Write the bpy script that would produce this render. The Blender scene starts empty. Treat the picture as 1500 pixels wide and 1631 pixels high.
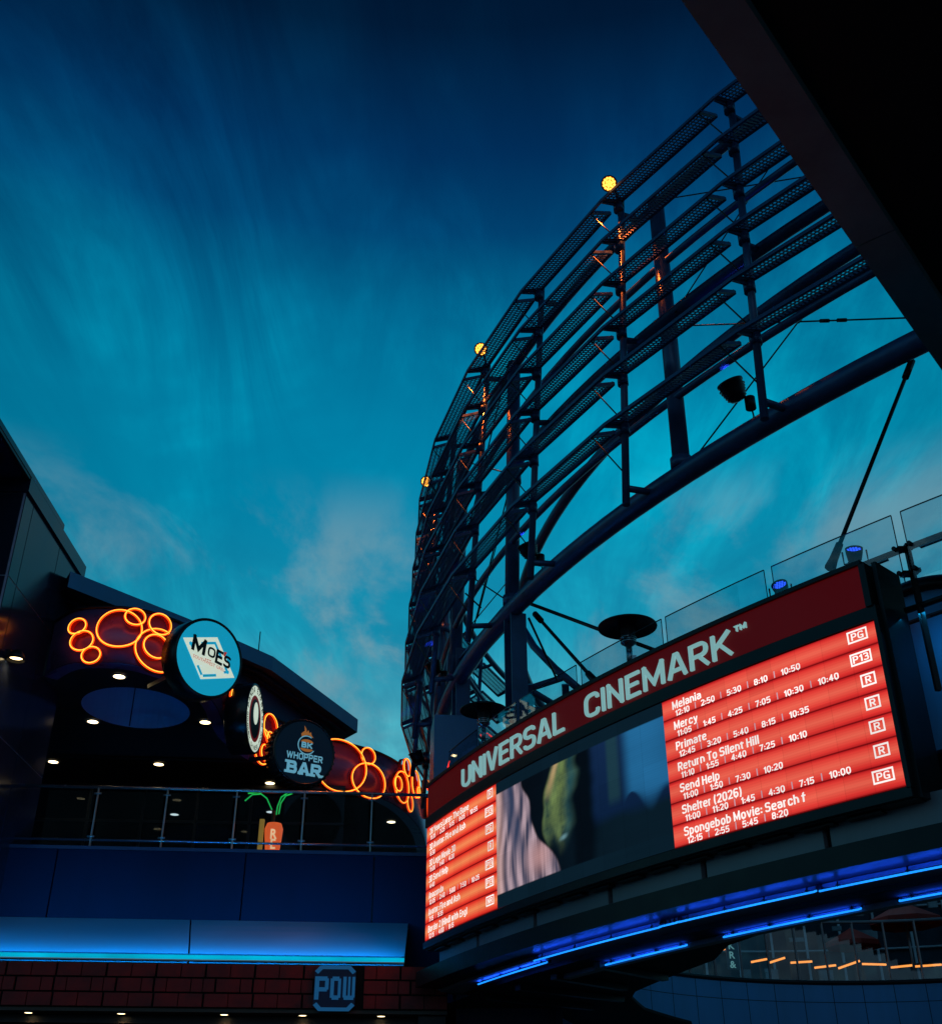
import bpy, bmesh, math, random
from math import sin, cos, pi, radians as rad, hypot
from mathutils import Vector, Matrix
from mathutils.geometry import tessellate_polygon
random.seed(7)
S = bpy.context.scene
COL = S.collection
V = Vector

# ---------------------------------------------------------------- camera
# the lens stands at the origin, 1.6 m above the paving (ground at z = -1.6)
F, TH, RO = 1850.0, rad(30.585), rad(0.086)
_X, _U, DIR = V((1, 0, 0)), V((0, -sin(TH), cos(TH))), V((0, cos(TH), sin(TH)))
AR = cos(RO) * _X - sin(RO) * _U
AU = sin(RO) * _X + cos(RO) * _U
cd = bpy.data.cameras.new('camera')
cam = bpy.data.objects.new('camera', cd)
COL.objects.link(cam)
cam.matrix_world = Matrix((AR, AU, -DIR)).transposed().to_4x4()
cd.sensor_fit = 'HORIZONTAL'
cd.sensor_width = 36.0
cd.lens = 36.0 * F / 1500.0
cd.clip_start, cd.clip_end = 0.1, 2000.0
S.camera = cam

# ---------------------------------------------------------------- dusk sky
W = bpy.data.worlds.new('World')
S.world = W
W.use_nodes = True
nt = W.node_tree
nt.nodes.clear()


def N(tree, typ, **kw):
    n = tree.nodes.new(typ)
    for k, v in kw.items():
        if k.startswith('i_'):
            n.inputs[k[2:].replace('_', ' ')].default_value = v
        else:
            setattr(n, k, v)
    return n


def mth(tree, op, a, b=None, c=None, clamp=False):
    n = tree.nodes.new('ShaderNodeMath')
    n.operation = op
    n.use_clamp = clamp
    for i, x in enumerate((a, b, c)):
        if x is None:
            continue
        if isinstance(x, (int, float)):
            n.inputs[i].default_value = x
        else:
            tree.links.new(x, n.inputs[i])
    return n.outputs[0]


def ramp(tree, src, stops, interp='LINEAR'):
    r = tree.nodes.new('ShaderNodeValToRGB')
    r.color_ramp.interpolation = interp
    e = r.color_ramp.elements
    while len(e) < len(stops):
        e.new(0.5)
    for el, (p, c) in zip(e, stops):
        el.position = p
        el.color = (*c, 1) if len(c) == 3 else c
    tree.links.new(src, r.inputs[0])
    return r.outputs[0]


def mixc(tree, fac, a, b, mode='MIX'):
    n = tree.nodes.new('ShaderNodeMix')
    n.data_type = 'RGBA'
    n.blend_type = mode
    n.clamp_factor = True
    if isinstance(fac, (int, float)):
        n.inputs[0].default_value = fac
    else:
        tree.links.new(fac, n.inputs[0])
    for i, x in ((6, a), (7, b)):
        if isinstance(x, tuple):
            n.inputs[i].default_value = (*x, 1)
        else:
            tree.links.new(x, n.inputs[i])
    return n.outputs[2]


SUN_EL, SUN_ROT = rad(1.0), rad(188)
sky = N(nt, 'ShaderNodeTexSky', sky_type='NISHITA', sun_disc=False, sun_elevation=SUN_EL, sun_rotation=SUN_ROT)
tc = N(nt, 'ShaderNodeTexCoord')
nrm = N(nt, 'ShaderNodeVectorMath', operation='NORMALIZE')
nt.links.new(tc.outputs['Generated'], nrm.inputs[0])
sep = N(nt, 'ShaderNodeSeparateXYZ')
nt.links.new(nrm.outputs[0], sep.inputs[0])
dx, dy, dz = sep.outputs
grad = ramp(nt, dz, [(0.0, (.01, .06, .10)), (.18, (.12, .45, .55)), (.34, (.070, .405, .52)), (.415, (.010, .335, .50)),
                     (.51, (.0, .325, .515)), (.57, (.0, .290, .480)), (.645, (.0, .165, .325)), (.695, (.0, .070, .195)), (.74, (.0, .036, .125)),
                     (.80, (.0, .0115, .041)), (.85, (.0002, .005, .019)), (1.0, (.0003, .002, .008))])
# cirrus: a thin sheet high above, combed along Y, so its streaks fan out of the low sky
zz = mth(nt, 'ADD', mth(nt, 'MAXIMUM', dz, 0.02), 0.08)
cx, cy = mth(nt, 'DIVIDE', dx, zz), mth(nt, 'DIVIDE', dy, zz)
cmb = N(nt, 'ShaderNodeCombineXYZ')
nt.links.new(mth(nt, 'MULTIPLY', cx, 5.6), cmb.inputs[0])
nt.links.new(mth(nt, 'MULTIPLY', cy, 1.5), cmb.inputs[1])
n1 = N(nt, 'ShaderNodeTexNoise', i_Scale=1.0, i_Detail=9.0, i_Roughness=0.64, i_Distortion=1.2)
cmb.inputs[2].default_value = 8.7
nt.links.new(cmb.outputs[0], n1.inputs['Vector'])
cmb2 = N(nt, 'ShaderNodeCombineXYZ')
nt.links.new(mth(nt, 'MULTIPLY', cx, 2.2), cmb2.inputs[0])
nt.links.new(mth(nt, 'MULTIPLY', cy, 1.6), cmb2.inputs[1])
cmb2.inputs[2].default_value = 3.7
n2 = N(nt, 'ShaderNodeTexNoise', i_Scale=1.0, i_Detail=5.0, i_Roughness=0.55, i_Distortion=0.4)
nt.links.new(cmb2.outputs[0], n2.inputs['Vector'])
streak = ramp(nt, n1.outputs[0], [(.27, (0, 0, 0)), (.76, (1, 1, 1))], 'EASE')
patch = ramp(nt, n2.outputs[0], [(.36, (0, 0, 0)), (.66, (1, 1, 1))], 'EASE')
thin = mth(nt, 'MULTIPLY', streak, mth(nt, 'ADD', mth(nt, 'MULTIPLY', patch, .85), .15))
azi = mth(nt, 'SUBTRACT', 1.0, mth(nt, 'MULTIPLY', mth(nt, 'POWER', mth(nt, 'ABSOLUTE', mth(nt, 'ADD', dx, .0)), 2.0), 1.5), clamp=True)
azi = mth(nt, 'MAXIMUM', azi, .62)
base = mixc(nt, 1.0, grad, azi, 'MULTIPLY')
anti = ramp(nt, mth(nt, 'ADD', mth(nt, 'MULTIPLY', dy, .5), .5), [(.22, (.42, .44, .58)), (.62, (1, 1, 1))], 'EASE')
base = mixc(nt, 1.0, base, anti, 'MULTIPLY')
shade = mixc(nt, thin, (.70, .72, .78), (1.40, 1.42, 1.30))
cmb4 = N(nt, 'ShaderNodeCombineXYZ')
nt.links.new(mth(nt, 'MULTIPLY', cx, 15.0), cmb4.inputs[0])
nt.links.new(mth(nt, 'MULTIPLY', cy, 1.7), cmb4.inputs[1])
cmb4.inputs[2].default_value = 2.9
n4 = N(nt, 'ShaderNodeTexNoise', i_Scale=1.0, i_Detail=7.0, i_Roughness=0.68, i_Distortion=0.7)
nt.links.new(cmb4.outputs[0], n4.inputs['Vector'])
fil = mth(nt, 'MULTIPLY', ramp(nt, n4.outputs[0], [(.36, (0, 0, 0)), (.70, (1, 1, 1))], 'EASE'), patch)
shade = mixc(nt, 1.0, shade, mixc(nt, fil, (.93, .94, .96), (1.26, 1.22, 1.14)), 'MULTIPLY')
cirrus = mixc(nt, 1.0, base, shade, 'MULTIPLY')
# low broken puffs catching the last grey-pink light
cmb3 = N(nt, 'ShaderNodeCombineXYZ')
nt.links.new(mth(nt, 'MULTIPLY', cx, 3.0), cmb3.inputs[0])
nt.links.new(mth(nt, 'MULTIPLY', cy, 1.5), cmb3.inputs[1])
cmb3.inputs[2].default_value = 15.9
n3 = N(nt, 'ShaderNodeTexNoise', i_Scale=1.15, i_Detail=9.0, i_Roughness=0.6, i_Distortion=0.5)
nt.links.new(cmb3.outputs[0], n3.inputs['Vector'])
puff = ramp(nt, n3.outputs[0], [(.47, (0, 0, 0)), (.70, (1, 1, 1))], 'EASE')
lowb = ramp(nt, dz, [(.30, (.3, .3, .3)), (.40, (1, 1, 1)), (.47, (.75, .75, .75)), (.54, (0, 0, 0))], 'EASE')
puffm = mth(nt, 'MULTIPLY', mth(nt, 'MULTIPLY', puff, lowb), .8)
skyc = mixc(nt, puffm, cirrus, (.20, .345, .40))
glow = mixc(nt, 1.0, sky.outputs[0], (.0006, .0016, .0035), 'MULTIPLY')
tot = mixc(nt, 1.0, skyc, glow, 'ADD')
bg = N(nt, 'ShaderNodeBackground', i_Strength=1.0)
nt.links.new(tot, bg.inputs[0])
wo = N(nt, 'ShaderNodeOutputWorld')
nt.links.new(bg.outputs[0], wo.inputs[0])

sl = bpy.data.lights.new('sun', 'SUN')
sl.energy, sl.angle, sl.color = 0.06, rad(70), (1.0, .9, .8)
so = bpy.data.objects.new('sun', sl)
COL.objects.link(so)
so.rotation_euler = (rad(84), 0, rad(8))
VS = S.view_settings
S.display_settings.display_device = 'sRGB'
VS.view_transform, VS.look, VS.exposure, VS.gamma = 'Standard', 'None', 0.0, 1.0
VS.use_curve_mapping = False
cy_ = S.cycles
cy_.use_denoising = True
cy_.max_bounces = 8
cy_.transparent_max_bounces = 16
cy_.sample_clamp_indirect = 4.0
cy_.use_light_tree = True


# ---------------------------------------------------------------- rays onto real surfaces (survey helpers)
CX, CY = 21.079, 25.703                      # axis of the round cinema building


def ray(x, y):
    return AR * (x - 750) + AU * (815.5 - y) + DIR * F


def at_z(x, y, z):
    r = ray(x, y)
    return r * (z / r.z)


def at_depth(x, y, d):
    return ray(x, y) * (d / F)


def at_cyl(x, y, R, far=False):
    r = ray(x, y)
    a = r.x ** 2 + r.y ** 2
    b = -2 * (r.x * CX + r.y * CY)
    c = CX ** 2 + CY ** 2 - R * R
    di = b * b - 4 * a * c
    if di < 0:
        return None
    return r * ((-b + (1 if far else -1) * di ** .5) / (2 * a))


def pol(R, deg, z):
    a = rad(deg)
    return V((CX + R * cos(a), CY + R * sin(a), z))


def ang(p):
    return math.degrees(math.atan2(p.y - CY, p.x - CX))


# ---------------------------------------------------------------- materials
MATS = {}


def mat(name, col, rough=.5, metal=0.0, var=.12, scale=3.0, emit=None, estr=0.0, bump=0.0, spec=.5, streak=False, coat=0.0):
    if name in MATS:
        return MATS[name]
    m = bpy.data.materials.new(name)
    m.use_nodes = True
    t = m.node_tree
    b = t.nodes['Principled BSDF']
    b.inputs['Roughness'].default_value = rough
    b.inputs['Metallic'].default_value = metal
    b.inputs['Specular IOR Level'].default_value = spec
    b.inputs['Coat Weight'].default_value = coat
    tcn = t.nodes.new('ShaderNodeTexCoord')
    mp = t.nodes.new('ShaderNodeMapping')
    mp.inputs['Scale'].default_value = (scale, scale, scale * (.18 if streak else 1))
    t.links.new(tcn.outputs['Object'], mp.inputs[0])
    nz = N(t, 'ShaderNodeTexNoise', i_Scale=1.0, i_Detail=7.0, i_Roughness=.62)
    t.links.new(mp.outputs[0], nz.inputs['Vector'])
    c = ramp(t, nz.outputs[0], [(.28, tuple(max(0, k * (1 - var * 2)) for k in col)), (.72, tuple(k * (1 + var) for k in col))])
    t.links.new(c, b.inputs['Base Color'])
    rr = mth(t, 'ADD', mth(t, 'MULTIPLY', nz.outputs[0], .3), max(.02, rough - .15), clamp=True)
    t.links.new(rr, b.inputs['Roughness'])
    if bump:
        nb = N(t, 'ShaderNodeTexNoise', i_Scale=scale * 14, i_Detail=3.0)
        t.links.new(tcn.outputs['Object'], nb.inputs['Vector'])
        bp = t.nodes.new('ShaderNodeBump')
        bp.inputs['Strength'].default_value = bump
        bp.inputs['Distance'].default_value = .01
        t.links.new(nb.outputs[0], bp.inputs['Height'])
        t.links.new(bp.outputs[0], b.inputs['Normal'])
    if emit:
        b.inputs['Emission Color'].default_value = (*emit, 1)
        b.inputs['Emission Strength'].default_value = estr
    MATS[name] = m
    return m


def emis(name, col, s):
    """Something that gives off light, with a slight unevenness along it."""
    if name in MATS:
        return MATS[name]
    m = bpy.data.materials.new(name)
    m.use_nodes = True
    t = m.node_tree
    t.nodes.clear()
    tcn = t.nodes.new('ShaderNodeTexCoord')
    nz = N(t, 'ShaderNodeTexNoise', i_Scale=1.7, i_Detail=2.0)
    t.links.new(tcn.outputs['Object'], nz.inputs['Vector'])
    e = t.nodes.new('ShaderNodeEmission')
    e.inputs[0].default_value = (*col, 1)
    t.links.new(mth(t, 'MULTIPLY', mth(t, 'ADD', nz.outputs[0], .5), s), e.inputs[1])
    o = t.nodes.new('ShaderNodeOutputMaterial')
    t.links.new(e.outputs[0], o.inputs[0])
    MATS[name] = m
    return m


def glassmat(name, tint, rough, fres, trans):
    """Clear sheet glass: mostly see-through, mirrored at grazing angles."""
    if name in MATS:
        return MATS[name]
    m = bpy.data.materials.new(name)
    m.use_nodes = True
    t = m.node_tree
    t.nodes.clear()
    tr = t.nodes.new('ShaderNodeBsdfTransparent')
    tr.inputs[0].default_value = (*tint, 1)
    gl = t.nodes.new('ShaderNodeBsdfGlossy')
    gl.inputs['Roughness'].default_value = rough
    fr = t.nodes.new('ShaderNodeLayerWeight')
    fr.inputs[0].default_value = .5
    tcn = t.nodes.new('ShaderNodeTexCoord')
    nz = N(t, 'ShaderNodeTexNoise', i_Scale=1.3, i_Detail=4.0)
    t.links.new(tcn.outputs['Object'], nz.inputs['Vector'])
    fac = mth(t, 'ADD', mth(t, 'ADD', mth(t, 'MULTIPLY', mth(t, 'POWER', fr.outputs[1], 5.0), .8), fres - 1.4), mth(t, 'MULTIPLY', nz.outputs[0], trans), clamp=True)
    mx = t.nodes.new('ShaderNodeMixShader')
    t.links.new(fac, mx.inputs[0])
    t.links.new(tr.outputs[0], mx.inputs[1])
    t.links.new(gl.outputs[0], mx.inputs[2])
    o = t.nodes.new('ShaderNodeOutputMaterial')
    t.links.new(mx.outputs[0], o.inputs[0])
    MATS[name] = m
    return m


def attrmat(name, strength, lines=0.0):
    """LED wall showing the picture held in the mesh's colour layer, broken up by its rows of diodes."""
    m = bpy.data.materials.new(name)
    m.use_nodes = True
    t = m.node_tree
    t.nodes.clear()
    a = t.nodes.new('ShaderNodeVertexColor')
    a.layer_name = 'picture'
    uv = t.nodes.new('ShaderNodeUVMap')
    uv.uv_map = 'screen'
    sp = t.nodes.new('ShaderNodeSeparateXYZ')
    t.links.new(uv.outputs[0], sp.inputs[0])
    wv = mth(t, 'SINE', mth(t, 'MULTIPLY', sp.outputs[1], 2 * pi * 62))
    nz = N(t, 'ShaderNodeTexNoise', i_Scale=1.0, i_Detail=2.0)
    mp = t.nodes.new('ShaderNodeMapping')
    mp.inputs['Scale'].default_value = (3.0, 60.0, 1.0)
    t.links.new(uv.outputs[0], mp.inputs[0])
    t.links.new(mp.outputs[0], nz.inputs['Vector'])
    k = mth(t, 'ADD', mth(t, 'MULTIPLY', wv, lines * .5), mth(t, 'ADD', mth(t, 'MULTIPLY', nz.outputs[0], lines * 2), 1 - lines))
    wn = N(t, 'ShaderNodeTexWhiteNoise', noise_dimensions='2D')
    cm = t.nodes.new('ShaderNodeCombineXYZ')
    t.links.new(mth(t, 'FLOOR', mth(t, 'MULTIPLY', sp.outputs[0], 9.0)), cm.inputs[0])
    t.links.new(mth(t, 'FLOOR', mth(t, 'MULTIPLY', sp.outputs[1], 5.0)), cm.inputs[1])
    t.links.new(cm.outputs[0], wn.inputs['Vector'])
    fu = mth(t, 'ABSOLUTE', mth(t, 'SUBTRACT', mth(t, 'FRACT', mth(t, 'MULTIPLY', sp.outputs[0], 9.0)), .5))
    seam = mth(t, 'SUBTRACT', 1.0, mth(t, 'MULTIPLY', mth(t, 'GREATER_THAN', fu, .487), .14))
    k = mth(t, 'MULTIPLY', mth(t, 'MULTIPLY', k, seam), mth(t, 'ADD', mth(t, 'MULTIPLY', wn.outputs[0], .13), .93))
    e = t.nodes.new('ShaderNodeEmission')
    t.links.new(a.outputs[0], e.inputs[0])
    t.links.new(mth(t, 'MULTIPLY', k, strength), e.inputs[1])
    o = t.nodes.new('ShaderNodeOutputMaterial')
    t.links.new(e.outputs[0], o.inputs[0])
    return m


STEEL = mat('painted_steel', (.05, .11, .24), .34, .2, .2, 2.0, spec=.6)
STEEL2 = mat('galvanised_mesh', (.05, .10, .22), .5, .2, .15, 5.0)
BLACK = mat('black_metal', (.012, .012, .014), .4, .2, .15, 4.0)
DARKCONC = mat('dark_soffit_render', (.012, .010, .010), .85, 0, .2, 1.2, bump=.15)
PANEL = mat('grey_composite_panel', (.36, .33, .36), .42, .1, .12, .8, streak=True)
WALL = mat('painted_facade', (.13, .135, .15), .7, 0, .13, .7, bump=.1, streak=True)
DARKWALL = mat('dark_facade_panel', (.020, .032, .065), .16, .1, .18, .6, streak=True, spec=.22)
CHROME = mat('brushed_steel', (.45, .46, .48), .22, .9, .08, 9.0)
ALU = mat('satin_aluminium', (.28, .29, .31), .38, .7, .1, 5.0)
BRICK = mat('brown_red_block', (.38, .016, .012), .6, 0, .32, 2.4, bump=.2)
MORTAR = mat('black_joint', (.006, .005, .005), .9, 0, .2, 5)
REDBAND = mat('red_sign_enamel', (.22, .003, .006), .4, 0, .10, 1.0, emit=(.30, .002, .004), estr=.14, spec=.25)
LETTER = mat('pale_sign_letter', (.28, .42, .42), .5, 0, .05, 2, emit=(.21, .42, .42), estr=.85)
SIGNBLACK = mat('sign_case_black', (.010, .010, .012), .42, 0, .15, 2)
GLASS = glassmat('clear_glass', (.82, .95, .98), .02, 1.45, .14)
GLASS2 = glassmat('dark_shopfront_glass', (.12, .18, .32), .03, 1.41, .008)
REDPAINT = mat('red_neon_channel', (.60, .03, .025), .45, 0, .1, 4)
PURPLE = mat('plum_fascia_panel', (.26, .13, .30), .30, .25, .14, 1.1)
NEON = emis('orange_neon_tube', (1.0, .060, .004), 1.9)
NEONCORE = emis('hot_neon_core', (1.0, .36, .035), 2.6)
BLUENEON = emis('blue_neon_tube', (.01, .24, 1.0), 1.7)
CYANLED = emis('cyan_led_strip', (.0, .40, .62), 1.0)
WARM = emis('warm_lamp_lens', (1.0, .74, .36), 7.0)
BEACON = emis('amber_lamp_lens', (1.0, .40, .05), 3.2)
BLUELED = emis('blue_lamp_lens', (.03, .09, 1.0), 1.8)


# ---------------------------------------------------------------- mesh builder
class MB:
    def __init__(s):
        s.v, s.f, s.sm, s.mi = [], [], [], []

    def quad(s, *p, sm=False):
        i = len(s.v)
        s.v += [V(q) for q in p]
        s.f.append(tuple(range(i, i + len(p))))
        s.sm.append(sm)
        return s

    def box(s, c, ax, ay, az):
        """centre and three half-axis vectors"""
        c, ax, ay, az = V(c), V(ax), V(ay), V(az)
        i = len(s.v)
        for a in (-1, 1):
            for b in (-1, 1):
                for d in (-1, 1):
                    s.v.append(c + ax * a + ay * b + az * d)
        for f in ((0, 1, 3, 2), (4, 6, 7, 5), (0, 4, 5, 1), (2, 3, 7, 6), (0, 2, 6, 4), (1, 5, 7, 3)):
            s.f.append(tuple(i + k for k in f))
            s.sm.append(False)
        return s

    def beam(s, a, b, w, h, up=(0, 0, 1)):
        a, b = V(a), V(b)
        d = b - a
        L = d.length
        d.normalize()
        sd = d.cross(V(up))
        if sd.length < 1e-4:
            sd = d.cross(V((1, 0, 0)))
        sd.normalize()
        u = sd.cross(d)
        return s.box((a + b) / 2, d * (L / 2), sd * (w / 2), u * (h / 2))

    def tube(s, pts, r, n=10, closed=False, cap=True):
        pts = [V(p) for p in pts]
        m = len(pts)
        rs = r if isinstance(r, (list, tuple)) else [r] * m
        i0 = len(s.v)
        up = None
        for k in range(m):
            if closed:
                t = pts[(k + 1) % m] - pts[k - 1]
            else:
                t = pts[min(k + 1, m - 1)] - pts[max(k - 1, 0)]
            t.normalize()
            if up is None:
                up = V((0, 0, 1)) if abs(t.z) < .9 else V((1, 0, 0))
            sd = t.cross(up)
            sd.normalize()
            up = sd.cross(t)
            up.normalize()
            for j in range(n):
                a = 2 * pi * j / n
                s.v.append(pts[k] + (sd * cos(a) + up * sin(a)) * rs[k])
        for k in range(m if closed else m - 1):
            k2 = (k + 1) % m
            for j in range(n):
                j2 = (j + 1) % n
                s.f.append((i0 + k * n + j, i0 + k * n + j2, i0 + k2 * n + j2, i0 + k2 * n + j))
                s.sm.append(True)
        if cap and not closed:
            s.f.append(tuple(i0 + j for j in range(n))[::-1])
            s.sm.append(False)
            s.f.append(tuple(i0 + (m - 1) * n + j for j in range(n)))
            s.sm.append(False)
        return s

    def lathe(s, c, axis, prof, n=32, sm=True):
        """prof: (radius, distance along axis)"""
        c, axis = V(c), V(axis).normalized()
        u = axis.cross(V((0, 0, 1)))
        if u.length < 1e-3:
            u = V((1, 0, 0))
        u.normalize()
        w = axis.cross(u)
        i0 = len(s.v)
        for r, h in prof:
            for j in range(n):
                a = 2 * pi * j / n
                s.v.append(c + axis * h + (u * cos(a) + w * sin(a)) * max(r, 1e-4))
        for k in range(len(prof) - 1):
            for j in range(n):
                j2 = (j + 1) % n
                s.f.append((i0 + k * n + j, i0 + k * n + j2, i0 + (k + 1) * n + j2, i0 + (k + 1) * n + j))
                s.sm.append(sm)
        return s

    def arc(s, a0, a1, prof, step=.6, closed=True):
        """profile of (radius, z) points swept round the building's axis; end caps if closed"""
        n = max(2, int(abs(a1 - a0) / step) + 1)
        m = len(prof)
        i0 = len(s.v)
        for k in range(n + 1):
            a = a0 + (a1 - a0) * k / n
            for R, z in prof:
                s.v.append(pol(R, a, z))
        for k in range(n):
            for j in range(m if closed else m - 1):
                j2 = (j + 1) % m
                s.f.append((i0 + k * m + j, i0 + k * m + j2, i0 + (k + 1) * m + j2, i0 + (k + 1) * m + j))
                s.sm.append(False)
        if closed:
            s.f.append(tuple(i0 + j for j in range(m)))
            s.f.append(tuple(i0 + n * m + j for j in range(m))[::-1])
            s.sm += [False, False]
        return s

    def poly(s, loops, z=None, flip=False):
        """flat polygon with holes from 3-D loops"""
        loops = [[V(p) for p in l] for l in loops]
        flat = [p for l in loops for p in l]
        i0 = len(s.v)
        s.v += flat
        for t in tessellate_polygon(loops):
            s.f.append(tuple(i0 + k for k in (t[::-1] if flip else t)))
            s.sm.append(False)
        return s

    def raw(s, vs, fs, sm=False):
        i0 = len(s.v)
        s.v += vs
        for f in fs:
            s.f.append(tuple(i0 + k for k in f))
            s.sm.append(sm)
        return s

    def build(s, name, m, parent=None, label=None):
        me = bpy.data.meshes.new(name)
        o = bpy.data.objects.new(name, me)
        org = V((0, 0, 0))
        if parent is not None:
            p = parent
            while p is not None:
                org = org + V(p.location)
                p = p.parent
        me.from_pydata([v - org for v in s.v], [], s.f)
        me.polygons.foreach_set('use_smooth', s.sm)
        bm = bmesh.new()
        bm.from_mesh(me)
        bmesh.ops.recalc_face_normals(bm, faces=bm.faces)
        bm.to_mesh(me)
        bm.free()
        me.materials.append(m)
        COL.objects.link(o)
        if parent is not None:
            o.parent = parent
        if label:
            o['label'] = label
        return o


def tag(o, label, cat, group=None, kind=None):
    if label:
        o['label'] = label
    if cat:
        o['category'] = cat
    if group:
        o['group'] = group
    if kind:
        o['kind'] = kind
    return o


def thing(name, loc, label, cat, group=None):
    o = bpy.data.objects.new(name, None)
    COL.objects.link(o)
    o.location = loc
    return tag(o, label, cat, group)


def text2d(txt, size, bold=0.0, xs=1.0, extrude=0.0, align='LEFT', spacing=1.0, shear=0.0):
    c = bpy.data.curves.new('lettering', 'FONT')
    c.body = txt
    c.size = size
    c.offset = bold * size
    c.extrude = extrude
    c.resolution_u = 3
    c.align_x = align
    c.space_character = spacing
    c.shear = shear
    o = bpy.data.objects.new('lettering', c)
    COL.objects.link(o)
    dg = bpy.context.evaluated_depsgraph_get()
    me = bpy.data.meshes.new_from_object(o.evaluated_get(dg))
    vs = [V((v.co.x * xs, v.co.y, v.co.z)) for v in me.vertices]
    fs = [tuple(p.vertices) for p in me.polygons]
    bpy.data.objects.remove(o)
    bpy.data.curves.remove(c)
    bpy.data.meshes.remove(me)
    return vs, fs


def add_text(mb, txt, size, fn, **kw):
    """letters laid through fn(x, y, z) -> world"""
    vs, fs = text2d(txt, size, **kw)
    mb.raw([fn(v) for v in vs], fs)
    return mb


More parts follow.
